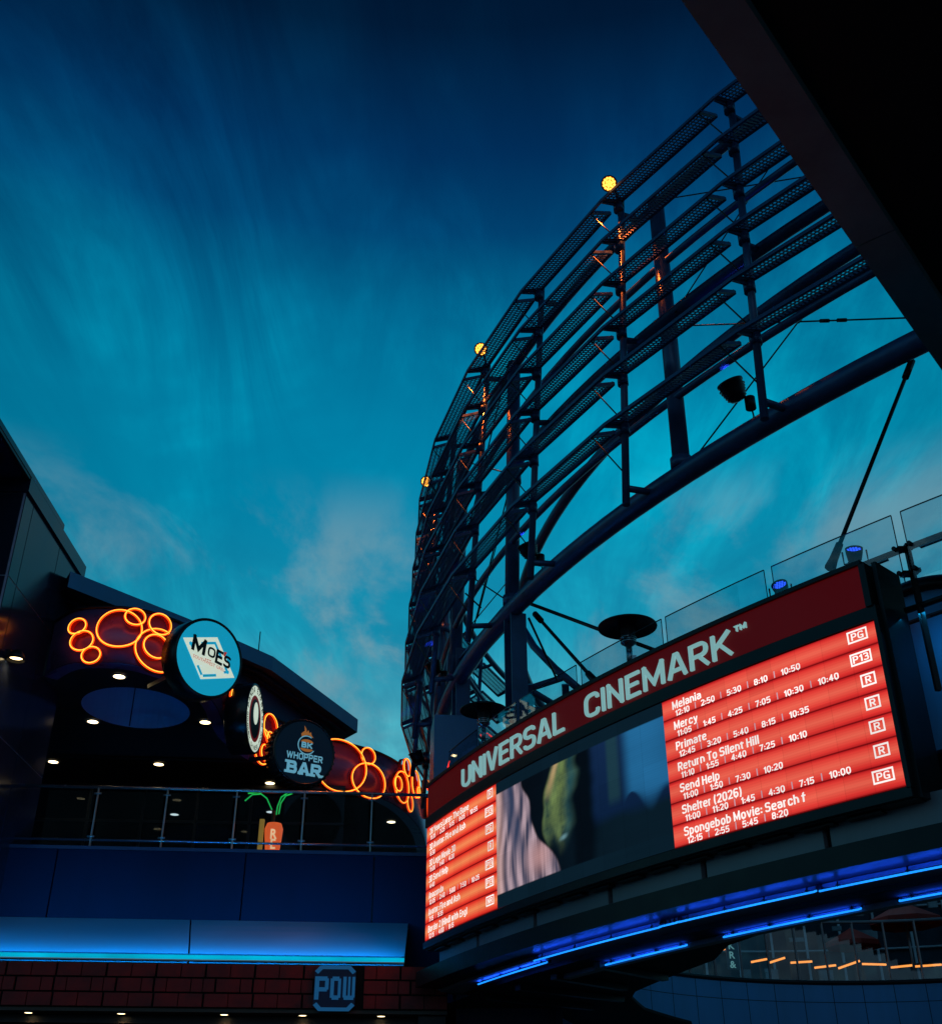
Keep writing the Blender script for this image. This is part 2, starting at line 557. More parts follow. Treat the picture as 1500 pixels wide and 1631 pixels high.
# ---------------------------------------------------------------- condensed bold lettering drawn from strokes
# glyph: (width, [(kind, points)]) on a 0..1 cap-height grid of stroke centre lines; kind r = rounded bends, s = sharp, c = closed round
XH = .70
GL = {
    'A': (1.05, [('s', [(0, 0), (.42, 1), (.58, 1), (1, 0)]), ('s', [(.22, .27), (.78, .27)])]),
    'B': (.95, [('s', [(0, 0), (0, 1)]), ('r', [(0, 1), (.92, 1), (.92, .53), (0, .53)]), ('r', [(0, .53), (1, .53), (1, 0), (0, 0)])]),
    'C': (1.0, [('r', [(1, .76), (1, 1), (0, 1), (0, 0), (1, 0), (1, .24)])]),
    'D': (1.0, [('s', [(0, 0), (0, 1)]), ('r', [(0, 1), (1, 1), (1, 0), (0, 0)])]),
    'E': (.85, [('s', [(1, 1), (0, 1), (0, 0), (1, 0)]), ('s', [(0, .52), (.86, .52)])]),
    'F': (.80, [('s', [(1, 1), (0, 1), (0, 0)]), ('s', [(0, .50), (.85, .50)])]),
    'G': (1.0, [('r', [(1, .80), (1, 1), (0, 1), (0, 0), (1, 0)]), ('s', [(1, .02), (1, .42)]), ('s', [(1, .42), (.68, .42)])]),
    'H': (.98, [('s', [(0, 0), (0, 1)]), ('s', [(1, 0), (1, 1)]), ('s', [(0, .52), (1, .52)])]),
    'I': (0, [('s', [(0, 0), (0, 1)])]),
    'K': (1.0, [('s', [(0, 0), (0, 1)]), ('s', [(.96, 1), (.05, .42)]), ('s', [(.34, .60), (1, 0)])]),
    'L': (.78, [('s', [(0, 1), (0, 0), (1, 0)])]),
    'M': (1.30, [('s', [(0, 0), (0, 1)]), ('s', [(0, 1), (.5, .14), (1, 1)]), ('s', [(1, 1), (1, 0)])]),
    'N': (1.0, [('s', [(0, 0), (0, 1)]), ('s', [(0, 1), (1, 0)]), ('s', [(1, 0), (1, 1)])]),
    'O': (1.0, [('c', [(0, 0), (0, 1), (1, 1), (1, 0)])]),
    'P': (.93, [('s', [(0, 0), (0, 1)]), ('r', [(0, 1), (1, 1), (1, .45), (0, .45)])]),
    'R': (.98, [('s', [(0, 0), (0, 1)]), ('r', [(0, 1), (1, 1), (1, .47), (0, .47)]), ('s', [(.50, .45), (1, 0)])]),
    'S': (.95, [('r', [(.97, .82), (.97, 1), (0, 1), (0, .53), (1, .53), (1, 0), (0, 0), (0, .18)])]),
    'T': (.90, [('s', [(0, 1), (1, 1)]), ('s', [(.5, 1), (.5, 0)])]),
    'U': (1.0, [('r', [(0, 1), (0, 0), (1, 0), (1, 1)])]),
    'V': (1.02, [('s', [(0, 1), (.46, 0), (.54, 0), (1, 1)])]),
    'W': (1.55, [('s', [(0, 1), (.25, 0)]), ('s', [(.25, 0), (.5, .95)]), ('s', [(.5, .95), (.75, 0)]), ('s', [(.75, 0), (1, 1)])]),
    'X': (1.0, [('s', [(0, 0), (1, 1)]), ('s', [(0, 1), (1, 0)])]),
    'Y': (1.0, [('s', [(0, 1), (.5, .45)]), ('s', [(1, 1), (.5, .45)]), ('s', [(.5, .45), (.5, 0)])]),
    'a': (.82, [('r', [(.02, XH - .1), (.02, XH), (1, XH), (1, 0)]), ('c', [(1, .04), (1, .42), (0, .42), (0, .0)])]),
    'b': (.85, [('s', [(0, 0), (0, 1)]), ('r', [(0, XH), (1, XH), (1, 0), (0, 0)])]),
    'c': (.80, [('r', [(1, XH - .2), (1, XH), (0, XH), (0, 0), (1, 0), (1, .2)])]),
    'd': (.85, [('s', [(1, 0), (1, 1)]), ('r', [(1, XH), (0, XH), (0, 0), (1, 0)])]),
    'e': (.84, [('r', [(0, .37), (1, .37), (1, XH), (0, XH), (0, 0), (1, 0), (1, .1)])]),
    'f': (.42, [('r', [(1, 1), (.3, 1), (.3, .7)]), ('s', [(.3, .75), (.3, 0)]), ('s', [(-.25, XH), (1, XH)])]),
    'g': (.85, [('r', [(1, 0), (0, 0), (0, XH), (1, XH)]), ('r', [(1, XH), (1, -.28), (0, -.28), (0, -.16)])]),
    'h': (.84, [('s', [(0, 0), (0, 1)]), ('r', [(0, XH), (1, XH), (1, 0)])]),
    'i': (0, [('s', [(0, 0), (0, XH)]), ('s', [(0, .97), (0, 1)])]),
    'j': (0, [('s', [(0, -.2), (0, XH)]), ('s', [(0, .97), (0, 1)])]),
    'k': (.85, [('s', [(0, 0), (0, 1)]), ('s', [(.95, XH), (.05, .3)]), ('s', [(.35, .42), (1, 0)])]),
    'l': (0, [('s', [(0, 0), (0, 1)])]),
    'm': (1.45, [('s', [(0, 0), (0, XH)]), ('r', [(0, XH), (.5, XH), (.5, 0)]), ('r', [(.5, XH), (1, XH), (1, 0)])]),
    'n': (.84, [('s', [(0, 0), (0, XH)]), ('r', [(0, XH), (1, XH), (1, 0)])]),
    'o': (.86, [('c', [(0, 0), (0, XH), (1, XH), (1, 0)])]),
    'p': (.85, [('s', [(0, -.28), (0, XH)]), ('r', [(0, XH), (1, XH), (1, 0), (0, 0)])]),
    'r': (.45, [('s', [(0, 0), (0, XH)]), ('r', [(0, XH - .12), (.2, XH), (1, XH)])]),
    's': (.78, [('r', [(1, XH - .1), (1, XH), (0, XH), (0, .36), (1, .36), (1, 0), (0, 0), (0, .1)])]),
    't': (.42, [('r', [(.3, .9), (.3, 0), (1, 0)]), ('s', [(-.25, XH), (1, XH)])]),
    'u': (.84, [('r', [(0, XH), (0, 0), (1, 0)]), ('s', [(1, XH), (1, 0)])]),
    'v': (.85, [('s', [(0, XH), (.44, 0), (.56, 0), (1, XH)])]),
    'w': (1.3, [('s', [(0, XH), (.25, 0)]), ('s', [(.25, 0), (.5, XH)]), ('s', [(.5, XH), (.75, 0)]), ('s', [(.75, 0), (1, XH)])]),
    'y': (.85, [('s', [(0, XH), (.5, .05)]), ('r', [(1, XH), (.45, -.28), (.05, -.28)])]),
    '0': (.88, [('c', [(0, 0), (0, 1), (1, 1), (1, 0)])]),
    '1': (.35, [('s', [(1, 0), (1, 1)]), ('s', [(1, .98), (0, .80)])]),
    '2': (.86, [('r', [(0, .80), (0, 1), (1, 1), (1, .58), (0, .05)]), ('s', [(0, 0), (1, 0)])]),
    '3': (.86, [('r', [(0, .86), (0, 1), (.95, 1), (.95, .53), (.42, .53)]), ('r', [(.42, .53), (1, .53), (1, 0), (0, 0), (0, .14)])]),
    '4': (.92, [('s', [(.74, 0), (.74, 1)]), ('s', [(.74, 1), (0, .30)]), ('s', [(0, .27), (1, .27)])]),
    '5': (.86, [('s', [(.95, 1), (.06, 1), (.02, .53)]), ('r', [(.02, .55), (1, .62), (1, 0), (0, 0), (0, .14)])]),
    '6': (.88, [('r', [(1, .86), (1, 1), (0, 1), (0, .3)]), ('c', [(0, 0), (0, .57), (1, .57), (1, 0)])]),
    '7': (.80, [('s', [(0, 1), (1, 1), (.32, 0)])]),
    '8': (.88, [('c', [(.05, .53), (.05, 1), (.95, 1), (.95, .53)]), ('c', [(0, 0), (0, .53), (1, .53), (1, 0)])]),
    '9': (.88, [('r', [(0, .14), (0, 0), (1, 0), (1, .7)]), ('c', [(0, .43), (0, 1), (1, 1), (1, .43)])]),
    ':': (0, [('s', [(0, .08), (0, .1)]), ('s', [(0, .56), (0, .58)])]),
    '(': (.25, [('r', [(1, 1.1), (0, .8), (0, .1), (1, -.2)])]),
    ')': (.25, [('r', [(0, 1.1), (1, .8), (1, .1), (0, -.2)])]),
    '&': (1.0, [('s', [(1, 0), (.15, .85)]), ('c', [(.1, .6), (.1, 1), (.7, 1), (.7, .6)]), ('r', [(.35, .55), (0, .4), (0, 0), (.6, 0), (1, .4)])]),
}


def glyphs(txt, h, wid=.42, th=.17, gap=.10, vth=None, space=.28, depth=0.0):
    """flat strips for a line of text, cap height h; wid/th/gap are fractions of h. returns verts, faces, width"""
    vs, fs = [], []
    t = th * h
    tv = (vth or th) * h
    x = 0.0
    layer = 0
    for chh in txt:
        if chh == ' ':
            x += space * h
            continue
        gw, strokes = GL[chh]
        W_ = gw * wid * h
        for kind, pts in strokes:
            P = [V((x + t / 2 + px * W_, tv / 2 + py * (h - tv), 0)) for px, py in pts]
            closed = kind == 'c'
            if kind in 'rc':
                Q = []
                n_ = len(P)
                for i in range(n_):
                    if not closed and i in (0, n_ - 1):
                        Q.append(P[i])
                        continue
                    a, b, c = P[i - 1], P[i], P[(i + 1) % n_]
                    l1, l2 = (a - b).length, (c - b).length
                    r = min(l1 * (.5 if closed or i > 1 else .85), l2 * (.5 if closed or i < n_ - 2 else .85), h * .30)
                    p0, p2 = b + (a - b).normalized() * r, b + (c - b).normalized() * r
                    for k in range(6):
                        u = k / 5
                        Q.append(p0 * (1 - u) ** 2 + b * (2 * u * (1 - u)) + p2 * u * u)
                P = [q for i, q in enumerate(Q) if i == 0 or (q - Q[i - 1]).length > h * .004]
            if not closed:
                ext = t / 2 if len(P) > 1 else 0
                d0, d1 = (P[0] - P[1]).normalized(), (P[-1] - P[-2]).normalized()
                e0 = (tv / 2 if abs(d0.y) > .5 else t / 2) if (kind == 's' or d0.x < -.9) else 0
                e1 = (tv / 2 if abs(d1.y) > .5 else t / 2) if (kind == 's' or d1.x < -.9) else 0
                P[0] = P[0] + d0 * e0
                P[-1] = P[-1] + d1 * e1
            n_ = len(P)
            i0 = len(vs)
            layer += 1
            zo = (layer % 6) * .00035
            for i in range(n_):
                a = P[i - 1] if (i > 0 or closed) else None
                c = P[(i + 1) % n_] if (i < n_ - 1 or closed) else None
                d1 = (P[i] - a).normalized() if a is not None else (c - P[i]).normalized()
                d2 = (c - P[i]).normalized() if c is not None else d1
                n1, n2 = V((-d1.y, d1.x, 0)), V((-d2.y, d2.x, 0))
                mm = n1 + n2
                mm = mm.normalized() if mm.length > .1 else n1
                k = 1 / max(.35, mm.dot(n1))
                loc_t = t * abs(mm.x) + tv * abs(mm.y)
                loc_t = loc_t / (abs(mm.x) + abs(mm.y))
                off = mm * (loc_t / 2 * k)
                vs += [P[i] + off + V((0, 0, zo)), P[i] - off + V((0, 0, zo))]
            for i in range(n_ if closed else n_ - 1):
                j = (i + 1) % n_
                fs.append((i0 + 2 * i, i0 + 2 * i + 1, i0 + 2 * j + 1, i0 + 2 * j))
        x += W_ + t + gap * h
    return vs, fs, x - gap * h


def lay(mb, txt, h, fn, depth=0.0, **kw):
    """flat letters through fn; depth > 0 gives them returns back to the surface"""
    vs, fs, w = glyphs(txt, h, **kw)
    mb.raw([fn(v) for v in vs], fs)
    if depth:
        edge = {}
        for f in fs:
            for a, b in zip(f, f[1:] + f[:1]):
                k = (min(a, b), max(a, b))
                edge[k] = edge.get(k, 0) + 1
        for (a, b), c in edge.items():
            if c == 1:
                mb.quad(fn(vs[a]), fn(vs[b]), fn(vs[b] - V((0, 0, depth))), fn(vs[a] - V((0, 0, depth))))
    return w



def area_light(name, loc, direction, sx, sy, col, e, parent):
    l = bpy.data.lights.new(name, 'AREA')
    l.shape, l.size, l.size_y, l.color, l.energy = 'RECTANGLE', sx, sy, col, e
    o = bpy.data.objects.new(name, l)
    COL.objects.link(o)
    o.parent = parent
    o.location = V(loc) - V(parent.location)
    o.rotation_euler = V(direction).to_track_quat('-Z', 'Y').to_euler()
    return o


def spot(name, loc, direction, col, e, angle, parent, r=.04):
    l = bpy.data.lights.new(name, 'SPOT')
    l.color, l.energy, l.spot_size, l.spot_blend, l.shadow_soft_size = col, e, rad(angle), .6, r
    o = bpy.data.objects.new(name, l)
    COL.objects.link(o)
    o.parent = parent
    o.location = V(loc) - V(parent.location)
    o.rotation_euler = V(direction).to_track_quat('-Z', 'Y').to_euler()
    return o


# ================================================================ SETTING
g = MB().quad((-600, -600, -1.6), (600, -600, -1.6), (600, 600, -1.6), (-600, 600, -1.6)).build('ground', mat('plaza_paving', (.07, .07, .075), .6, 0, .25, .5, bump=.2))
tag(g, None, None, kind='structure')

# ================================================================ STEEL SCREEN ON THE ROUND BUILDING
A0, DA, L0, DL = -141.258, -6.4357, 14.0, .909


def rout(z):
    return 22.574 - .06025 * (z - 11.5)


frame = thing('steel_screen_frame', (CX, CY, 5.0), 'huge curved lattice of dark steel masts, rings and perforated louvres over the cinema', 'steel structure')


def local_bay(l):
    """one perforated louvre between mast 0 and mast 1, level l, about the axis"""
    z = L0 - DL * l
    R = rout(z)

    def P(t, w, up=0.0):
        a0, a1 = rad(A0), rad(A0 + DA)
        Rr = R - .40 * w
        p0 = V((Rr * cos(a0), Rr * sin(a0), 0))
        p1 = V((Rr * cos(a1), Rr * sin(a1), 0))
        p = p0.lerp(p1, t)
        return V((p.x, p.y, z - 5.0 + .19 * w + up))
    mb = MB()
    t0, t1 = .11, 1.0
    mb.beam(P(0, 0), P(1.0, 0), .035, .055)
    mb.beam(P(t0, 1), P(t1, 1), .05, .06)
    for t in (t0 + .008, t1 - .008):
        mb.beam(P(t, .03), P(t, .97), .05, .05)
    n = 38
    for k in range(1, n):
        t = t0 + (t1 - t0) * k / n
        mb.beam(P(t, .04), P(t, .96), .026, .007)
    for w in (.27, .5, .73):
        mb.beam(P(t0, w, .009), P(t1, w, .009), .020, .006)
    return mb


def raw_obj(mb, name, m, parent):
    me = bpy.data.meshes.new(name)
    me.from_pydata(mb.v, [], mb.f)
    me.polygons.foreach_set('use_smooth', mb.sm)
    me.materials.append(m)
    o = bpy.data.objects.new(name, me)
    COL.objects.link(o)
    o.parent = parent
    return o


BAYS = range(-2, 10)
for l in range(6):
    src = None
    for i in BAYS:
        if src is None:
            src = raw_obj(local_bay(l), 'louvre', STEEL2, frame)
            o = src
        else:
            o = src.copy()
            COL.objects.link(o)
            o.parent = frame
        o.rotation_euler.z = rad(DA * i)
for i in range(-2, 11):
    a = A0 + DA * i
    zt, zb = L0 + .25, 8.22
    m = MB()
    m.tube([pol(rout(zb) - .36, a, zb), pol(rout(zt) - .42, a, zt)], .055, 12)
    for l in range(6):
        z = L0 - DL * l
        m.tube([pol(rout(z) - .36, a, z - .04), pol(rout(z) - .36, a, z + .12)], .082, 12)
        m.beam(pol(rout(z) - .36, a, z + .1), pol(rout(z), a, z - .02), .03, .05)
    m.build('mast', STEEL, frame)
    for z, R in ((14.0, 21.6), (11.3, 21.9), (8.6, 21.85)):
        MB().tube([pol(rout(z) - .37, a, z - .1), pol(R, a, z)], .05, 8).build('stub_arm', STEEL, frame)
# thin hangers from each louvre's near end down to the mast
for i in BAYS:
    a = A0 + DA * i
    hm = MB()
    for l in range(6):
        z = L0 - DL * l
        p = pol(rout(z), a, z).lerp(pol(rout(z), a + DA, z), .13)
        hm.tube([p, pol(rout(z) - .30, a, z - DL * .78)], .011, 6)
    hm.build('hanger_rod', BLACK, frame)
for z, R, r in ((12.6, 21.7, .06), (9.9, 21.85, .06), (14.0, 21.6, .085), (11.3, 21.9, .095), (8.6, 21.85, .155), (12.2, 19.95, .11)):
    MB().tube([pol(R, a, z) for a in [-122 - 1.5 * k for k in range(76)]], r, 16).build('ring_pipe', STEEL, frame)
for a in (-146.2, -158.9, -168.5, -176.5, -184.0):
    c = MB()
    c.tube([pol(21.85, a, 8.62), pol(21.65, a - .3, 14.0)], .125, 16)
    c.tube([pol(21.85, a, 8.70), pol(21.85, a, 8.86)], .155, 16)
    c.tube([pol(21.75, a - .15, 11.2), pol(21.75, a - .15, 11.4)], .15, 16)
    c.build('column', STEEL, frame)
for a, w in ((-158.9, .26), (-167.4, .34)):
    p = pol(21.8, a, 5.0)
    e = V((cos(rad(a)), sin(rad(a)), 0))
    t = V((-e.y, e.x, 0))
    c = MB()
    zt = 8.5 if w < .3 else 9.2
    c.box(p + V((0, 0, (zt - 5) / 2)), e * .02, t * (w / 2), V((0, 0, (zt - 5) / 2)))
    for s_ in (-1, 1):
        c.box(p + t * (s_ * (w / 2 + .012)) + V((0, 0, (zt - 5) / 2)), e * .14, t * .012, V((0, 0, (zt - 5) / 2)))
    c.build('ground_column', STEEL, frame)
bm_ = MB()
pa, pb = pol(21.8, -158.9, 8.55), pol(21.8, -167.4, 8.75)
bm_.beam(pa, pb, .2, .04).beam(pa + V((0, 0, .24)), pb + V((0, 0, .24)), .2, .04).beam(pa + V((0, 0, .12)), pb + V((0, 0, .12)), .03, .2)
bm_.build('cross_beam', STEEL, frame)


def rod(a, b, r=.016, sleeve=None, name='tie_rod', ends=False):
    m = MB().tube([a, b], r, 8)
    if sleeve:
        a, b = V(a), V(b)
        m.tube([a.lerp(b, sleeve), a.lerp(b, sleeve + .035)], r * 2.3, 8)
        m.tube([a.lerp(b, sleeve + .07), a.lerp(b, sleeve + .105)], r * 2.3, 8)
    if ends:
        a, b = V(a), V(b)
        d = (b - a).normalized()
        m.tube([b - d * .34, b - d * .12, b], [r * 1.7, r * 2.0, r * 2.6], 8)
        m.tube([a, a + d * .3], r * 1.8, 8)
    m.build(name, BLACK, frame)


for a0, a1 in ((-158.9, -168.5), (-168.5, -176.5), (-176.5, -184.0)):
    for z0, z1 in ((8.7, 11.25), (11.35, 13.95), (11.25, 8.7), (13.95, 11.35)):
        rod(pol(21.8, a0, z0), pol(21.75, a1, z1), .014, None, 'brace_cable')
rod(at_z(1452, 575, 8.6), at_cyl(1322, 905, 22.9), .024, ends=True)
rod(at_z(845, 962, 8.6), at_cyl(1062, 1043, 21.0), .030)
rod(at_z(852, 978, 8.6), at_cyl(950, 1088, 21.4), .030, ends=True)
rod(at_z(842, 985, 8.6), at_cyl(888, 1085, 20.4), .022)
rod(at_z(1106, 730, 8.75), at_z(1358, 398, 13.0), .012, .62, 'brace_cable')
rod(at_z(1080, 519, 11.3), at_z(1446, 506, 9.5), .012, .66, 'brace_cable')
rod(at_z(1075, 498, 11.2), at_z(1228, 262, 14.0), .011, None, 'brace_cable')
rod(at_z(1065, 316, 14.0), at_z(1300, 278, 13.6), .011, None, 'brace_cable')
rod(at_z(895, 660, 12.2), at_z(1010, 560, 12.6), .011, None, 'brace_cable')
rod(at_z(741, 945, 8.7), at_z(766, 968, 8.4), .014, None, 'brace_cable')
rod(at_z(760, 985, 8.4), at_z(790, 870, 9.8), .010, None, 'brace_cable')
rod(at_z(738, 1010, 8.4), at_z(826, 905, 10.5), .010, None, 'brace_cable')
# lower pipes bracing the deck, seen between the ground column and the red band
for p in ([at_z(826, 990, 13.5), at_z(850, 1030, 12.6), at_z(885, 1066, 11.7), at_z(920, 1096, 10.9)],):
    MB().tube(p, .1, 12).build('brace_pipe', STEEL, frame)
dk = 24.0
MB().tube([at_depth(842, 1097, dk), at_depth(895, 1080, dk)], .07, 10).build('brace_pipe', STEEL, frame)
MB().tube([at_depth(828, 1086, dk), at_depth(845, 1100, dk), at_depth(885, 1124, dk)], .07, 10).build('brace_pipe', STEEL, frame)
MB().tube([at_depth(828, 1130, dk), at_depth(872, 1134, dk)], .085, 10).build('brace_pipe', STEEL, frame)
for x in (842, 900):
    MB().beam(at_depth(x, 1090, dk), at_depth(x + 3, 1160, dk), .14, .14, (0, 1, 0)).build('brace_post', STEEL, frame)

# lamps on the frame
bl = ['amber beacon lamp glowing at the top of the frame, nearest the dark roof overhang',
      'amber beacon lamp on the frame edge where it begins to drop down the left side',
      'small amber beacon lamp low on the far left edge of the frame']
for (px, py, i), lb in zip(((970, 292, 1), (766, 556, 3), (679, 767, 5)), bl):
    p = at_z(px, py, 14.12)
    d = (-p).normalized()
    d = (d + V((-.25, 0, -.1))).normalized()
    t = thing('beacon_lamp', p, lb, 'lamp', 'amber beacons on the steel frame')
    MB().lathe(p, d, [(.02, -.16), (.07, -.15), (.125, -.05), (.135, .02), (.12, .03), (.115, .0)], 24).build('housing', BLACK, t)
    lens = MB().lathe(p, d, [(.001, .012), (.113, .010)], 24, sm=False)
    u = d.cross(V((0, 0, 1))).normalized()
    w = d.cross(u)
    leds = MB()
    for r_, n_ in ((0, 1), (.045, 6), (.088, 12)):
        for k in range(n_):
            q = p + (u * cos(2 * pi * k / n_) + w * sin(2 * pi * k / n_)) * r_ + d * .014
            leds.lathe(q, d, [(.022, 0), (.015, .012), (.001, .016)], 10)
    lo = lens.build('lens', mat('amber_lens_plate', (.5, .2, .03), .3, emit=(1, .16, .01), estr=.12), t)
    leds.build('led_cluster', BEACON, lo)
    a = A0 + DA * i
    top = pol(rout(14) - .40, a, 14.25)
    MB().tube([p - d * .12, top], .022, 8).tube([top, top - V((0, 0, .2))], .07, 10).build('bracket', BLACK, t)
    q = pol(rout(14) - .10, a - .33, 14.06)
    spot('beacon_spill', q, pol(rout(12) - .36, a, 11.9) - q, (1, .16, .02), 330, 64, t)
fl = ['black floodlight clamped to the mast foot nearest the dark roof overhang',
      'black floodlight clamped to a mast foot just above the big ring pipe',
      'black floodlight at a mast foot left of the square ground columns',
      'black floodlight hung lowest on the frame, above the orange neon rings']
for (px, py, dpt, sc), lb in zip(((1168, 622, 15.9, 1.0), (842, 877, 19.9, .9), (692, 1064, 23.2, .9), (664, 1206, 26.0, .9)), fl):
    p = at_depth(px, py, dpt)
    ax = V((-.35, -.2, .9)).normalized()
    t = thing('floodlight', p, lb, 'floodlight', 'black floodlights at the mast feet')
    MB().lathe(p, ax, [(.02, -.17 * sc), (.10 * sc, -.15 * sc), (.155 * sc, -.04 * sc), (.17 * sc, .10 * sc), (.185 * sc, .105 * sc), (.185 * sc, .13 * sc), (.15 * sc, .13 * sc), (.01, .09 * sc)], 28).build('lamp_head', BLACK, t)
    fin = MB()
    for k in range(5):
        fin.lathe(p, ax, [(.12 * sc + k * .012, (-.12 + k * .04) * sc), (.14 * sc + k * .012, (-.115 + k * .04) * sc), (.12 * sc + k * .012, (-.11 + k * .04) * sc)], 24)
    fin.build('cooling_fin', BLACK, t)
    u = V((.85, .45, .1)).normalized()
    q = p + V((.22, .06, -.16)) * sc
    y = MB().tube([p + u * .18 * sc, p + u * .2 * sc + V((0, 0, -.12)), q], .018, 8).tube([q + V((0, 0, .08)), q - V((0, 0, .1))], .075, 12)
    y.tube([q, q + V((.03, .03, -.2)), q + V((.01, .05, -.34))], .012, 6)
    y.build('yoke', BLACK, t)
    spot('blue_uplight', p + ax * .16, ax + V((.30, .05, 0)), (.05, .12, 1.0), 14, 46, t)

# ================================================================ CINEMA SIGN
RS = 23.37
SA = (-158.39, -152.63, -144.31, -137.65)
ZB, ZT = 3.0965, 4.689
sign = thing('cinema_sign', pol(RS, -148, 3.0), 'long curved cinema sign with red title band above glowing showtime screens', 'sign')


def on_sign(a0, R):
    """metres along the arc to the right from angle a0 -> world"""
    k = 180 / pi / R
    return lambda u, z, o=0.0: pol(R + o, a0 + u * k, z)


MB().arc(SA[0] - .12, SA[3] + .12, [(RS - .03, ZB - .11), (RS - .03, ZT + .16), (RS - .52, ZT + .16), (RS - .52, ZB - .11)]).build('sign_case', SIGNBLACK, sign)
bz = MB()
bz.arc(SA[0] - .1, SA[3] + .1, [(RS - .028, ZT + .01), (RS + .02, ZT + .01), (RS + .02, ZT + .15), (RS - .028, ZT + .15)])
bz.arc(SA[0] - .1, SA[3] + .1, [(RS - .028, ZB - .1), (RS + .02, ZB - .1), (RS + .02, ZB - .012), (RS - .028, ZB - .012)])
bz.arc(SA[3] + .01, SA[3] + .12, [(RS - .028, ZB - .02), (RS + .03, ZB - .02), (RS + .03, ZT + .02), (RS - .028, ZT + .02)])
bz.build('screen_bezel', SIGNBLACK, sign)
ur = MB()
k = 0
a = SA[0] + .25
while a < SA[3] - .5:
    ur.arc(a, a + .9, [(RS - .46, ZB - .118), (RS - .10, ZB - .118), (RS - .10, ZB - .135), (RS - .46, ZB - .135)])
    a += 1.25
ur.build('underside_vent', BLACK, sign)
BZ0, BZ1 = 4.845, 5.285
MB().arc(-158.3, -137.78, [(RS - .5, BZ0), (RS + .015, BZ0), (RS + .015, BZ1), (RS - .5, BZ1)], .4).build('title_band', REDBAND, sign)
tr = MB()
tr.arc(-158.4, -137.7, [(RS - .5, BZ1 + .004), (RS + .04, BZ1 + .004), (RS + .04, BZ1 + .05), (RS - .5, BZ1 + .05)])
tr.arc(-137.76, -137.60, [(RS - .5, BZ0 - .01), (RS + .04, BZ0 - .01), (RS + .04, BZ1), (RS - .5, BZ1)])
tr.build('band_trim', BLACK, sign)
# right-hand return of the case, folding back towards the building
MB().arc(-137.53, -137.42, [(RS - .5, ZB - .1), (RS - .06, ZB - .1), (RS - .05, BZ1 + .02), (RS - .5, BZ1 + .02)]).build('end_return', SIGNBLACK, sign)


def title(txt, a0, a1, h, z, name='title_letter', th=.138):
    """each letter a part of its own, spaced from angle a0 to a1"""
    kw = dict(wid=.62, th=th, gap=.16, vth=th * .92)
    wtot = glyphs(txt, h, **kw)[2]
    kk = (a1 - a0) / wtot
    x = 0.0
    for chh in txt:
        mb = MB()
        w = lay(mb, chh, h, lambda v: pol(RS + .015 + .03 + v.z, a0 + (x + v.x) * kk, z + v.y), depth=.028, **kw)
        mb.build(name, LETTER, sign)
        x += w + .16 * h


capz = 4.885
for w_, a0, a1 in (('UNIVERSAL', -155.0, -148.5), ('CINEMARK', -147.45, -141.65)):
    title(w_, a0, a1, .285, capz)
title('TM', -141.5, -141.12, .062, capz + .225, 'trade_mark', .16)


# --- listing screens
def led_grid(name, a0, a1, z0, z1, fn, nu, nv, strength, lines):
    vs, fs, cols, uvs = [], [], [], []
    for j in range(nv + 1):
        for i in range(nu + 1):
            u, v = i / nu, j / nv
            vs.append(pol(RS + .004, a0 + (a1 - a0) * u, z0 + (z1 - z0) * v) - V(sign.location))
            cols.append((*fn(u, v), 1.0))
            uvs.append((u, v))
    for j in range(nv):
        for i in range(nu):
            b = j * (nu + 1) + i
            fs.append((b, b + 1, b + nu + 2, b + nu + 1))
    me = bpy.data.meshes.new(name)
    me.from_pydata(vs, [], fs)
    ca = me.color_attributes.new('picture', 'FLOAT_COLOR', 'POINT')
    for i, c in enumerate(cols):
        ca.data[i].color = c
    ul = me.uv_layers.new(name='screen')
    for lp in me.loops:
        ul.data[lp.index].uv = uvs[lp.vertex_index]
    me.materials.append(attrmat(name + '_led', strength, lines))
    o = bpy.data.objects.new(name, me)
    COL.objects.link(o)
    o.parent = sign
    return o


def lerp3(a, b, t):
    t = max(0, min(1, t))
    return tuple(x + (y - x) * t for x, y in zip(a, b))


def rows(hot):
    lo, mid, hi = ((.44, .008, .012), (.78, .035, .030), (.88, .135, .085)) if not hot else ((.58, .006, .008), (.88, .055, .030), (.96, .27, .10))

    def fn(u, v):
        r = (v * 7) % 1.0            # 0 = bottom of a row
        if v >= .9999:
            r = .999
        c = lerp3(lo, mid, r / .18) if r < .18 else lerp3(mid, hi, (r - .18) / .34) if r < .52 else lerp3(hi, mid, (r - .52) / .36) if r < .88 else lerp3(mid, lo, (r - .88) / .12)
        if r < .035 or r > .985:
            c = (.20, .004, .006)
        if not hot:
            c = lerp3(c, (.86, .13, .085), (1 - abs(u - .25) * 1.6) * .25 if .06 < r < .9 else 0)
        return c
    return fn


LISTW = emis('white_led_text', (1.0, .93, .90), 1.0)
LISTG = emis('grey_led_text', (.60, .36, .42), .9)


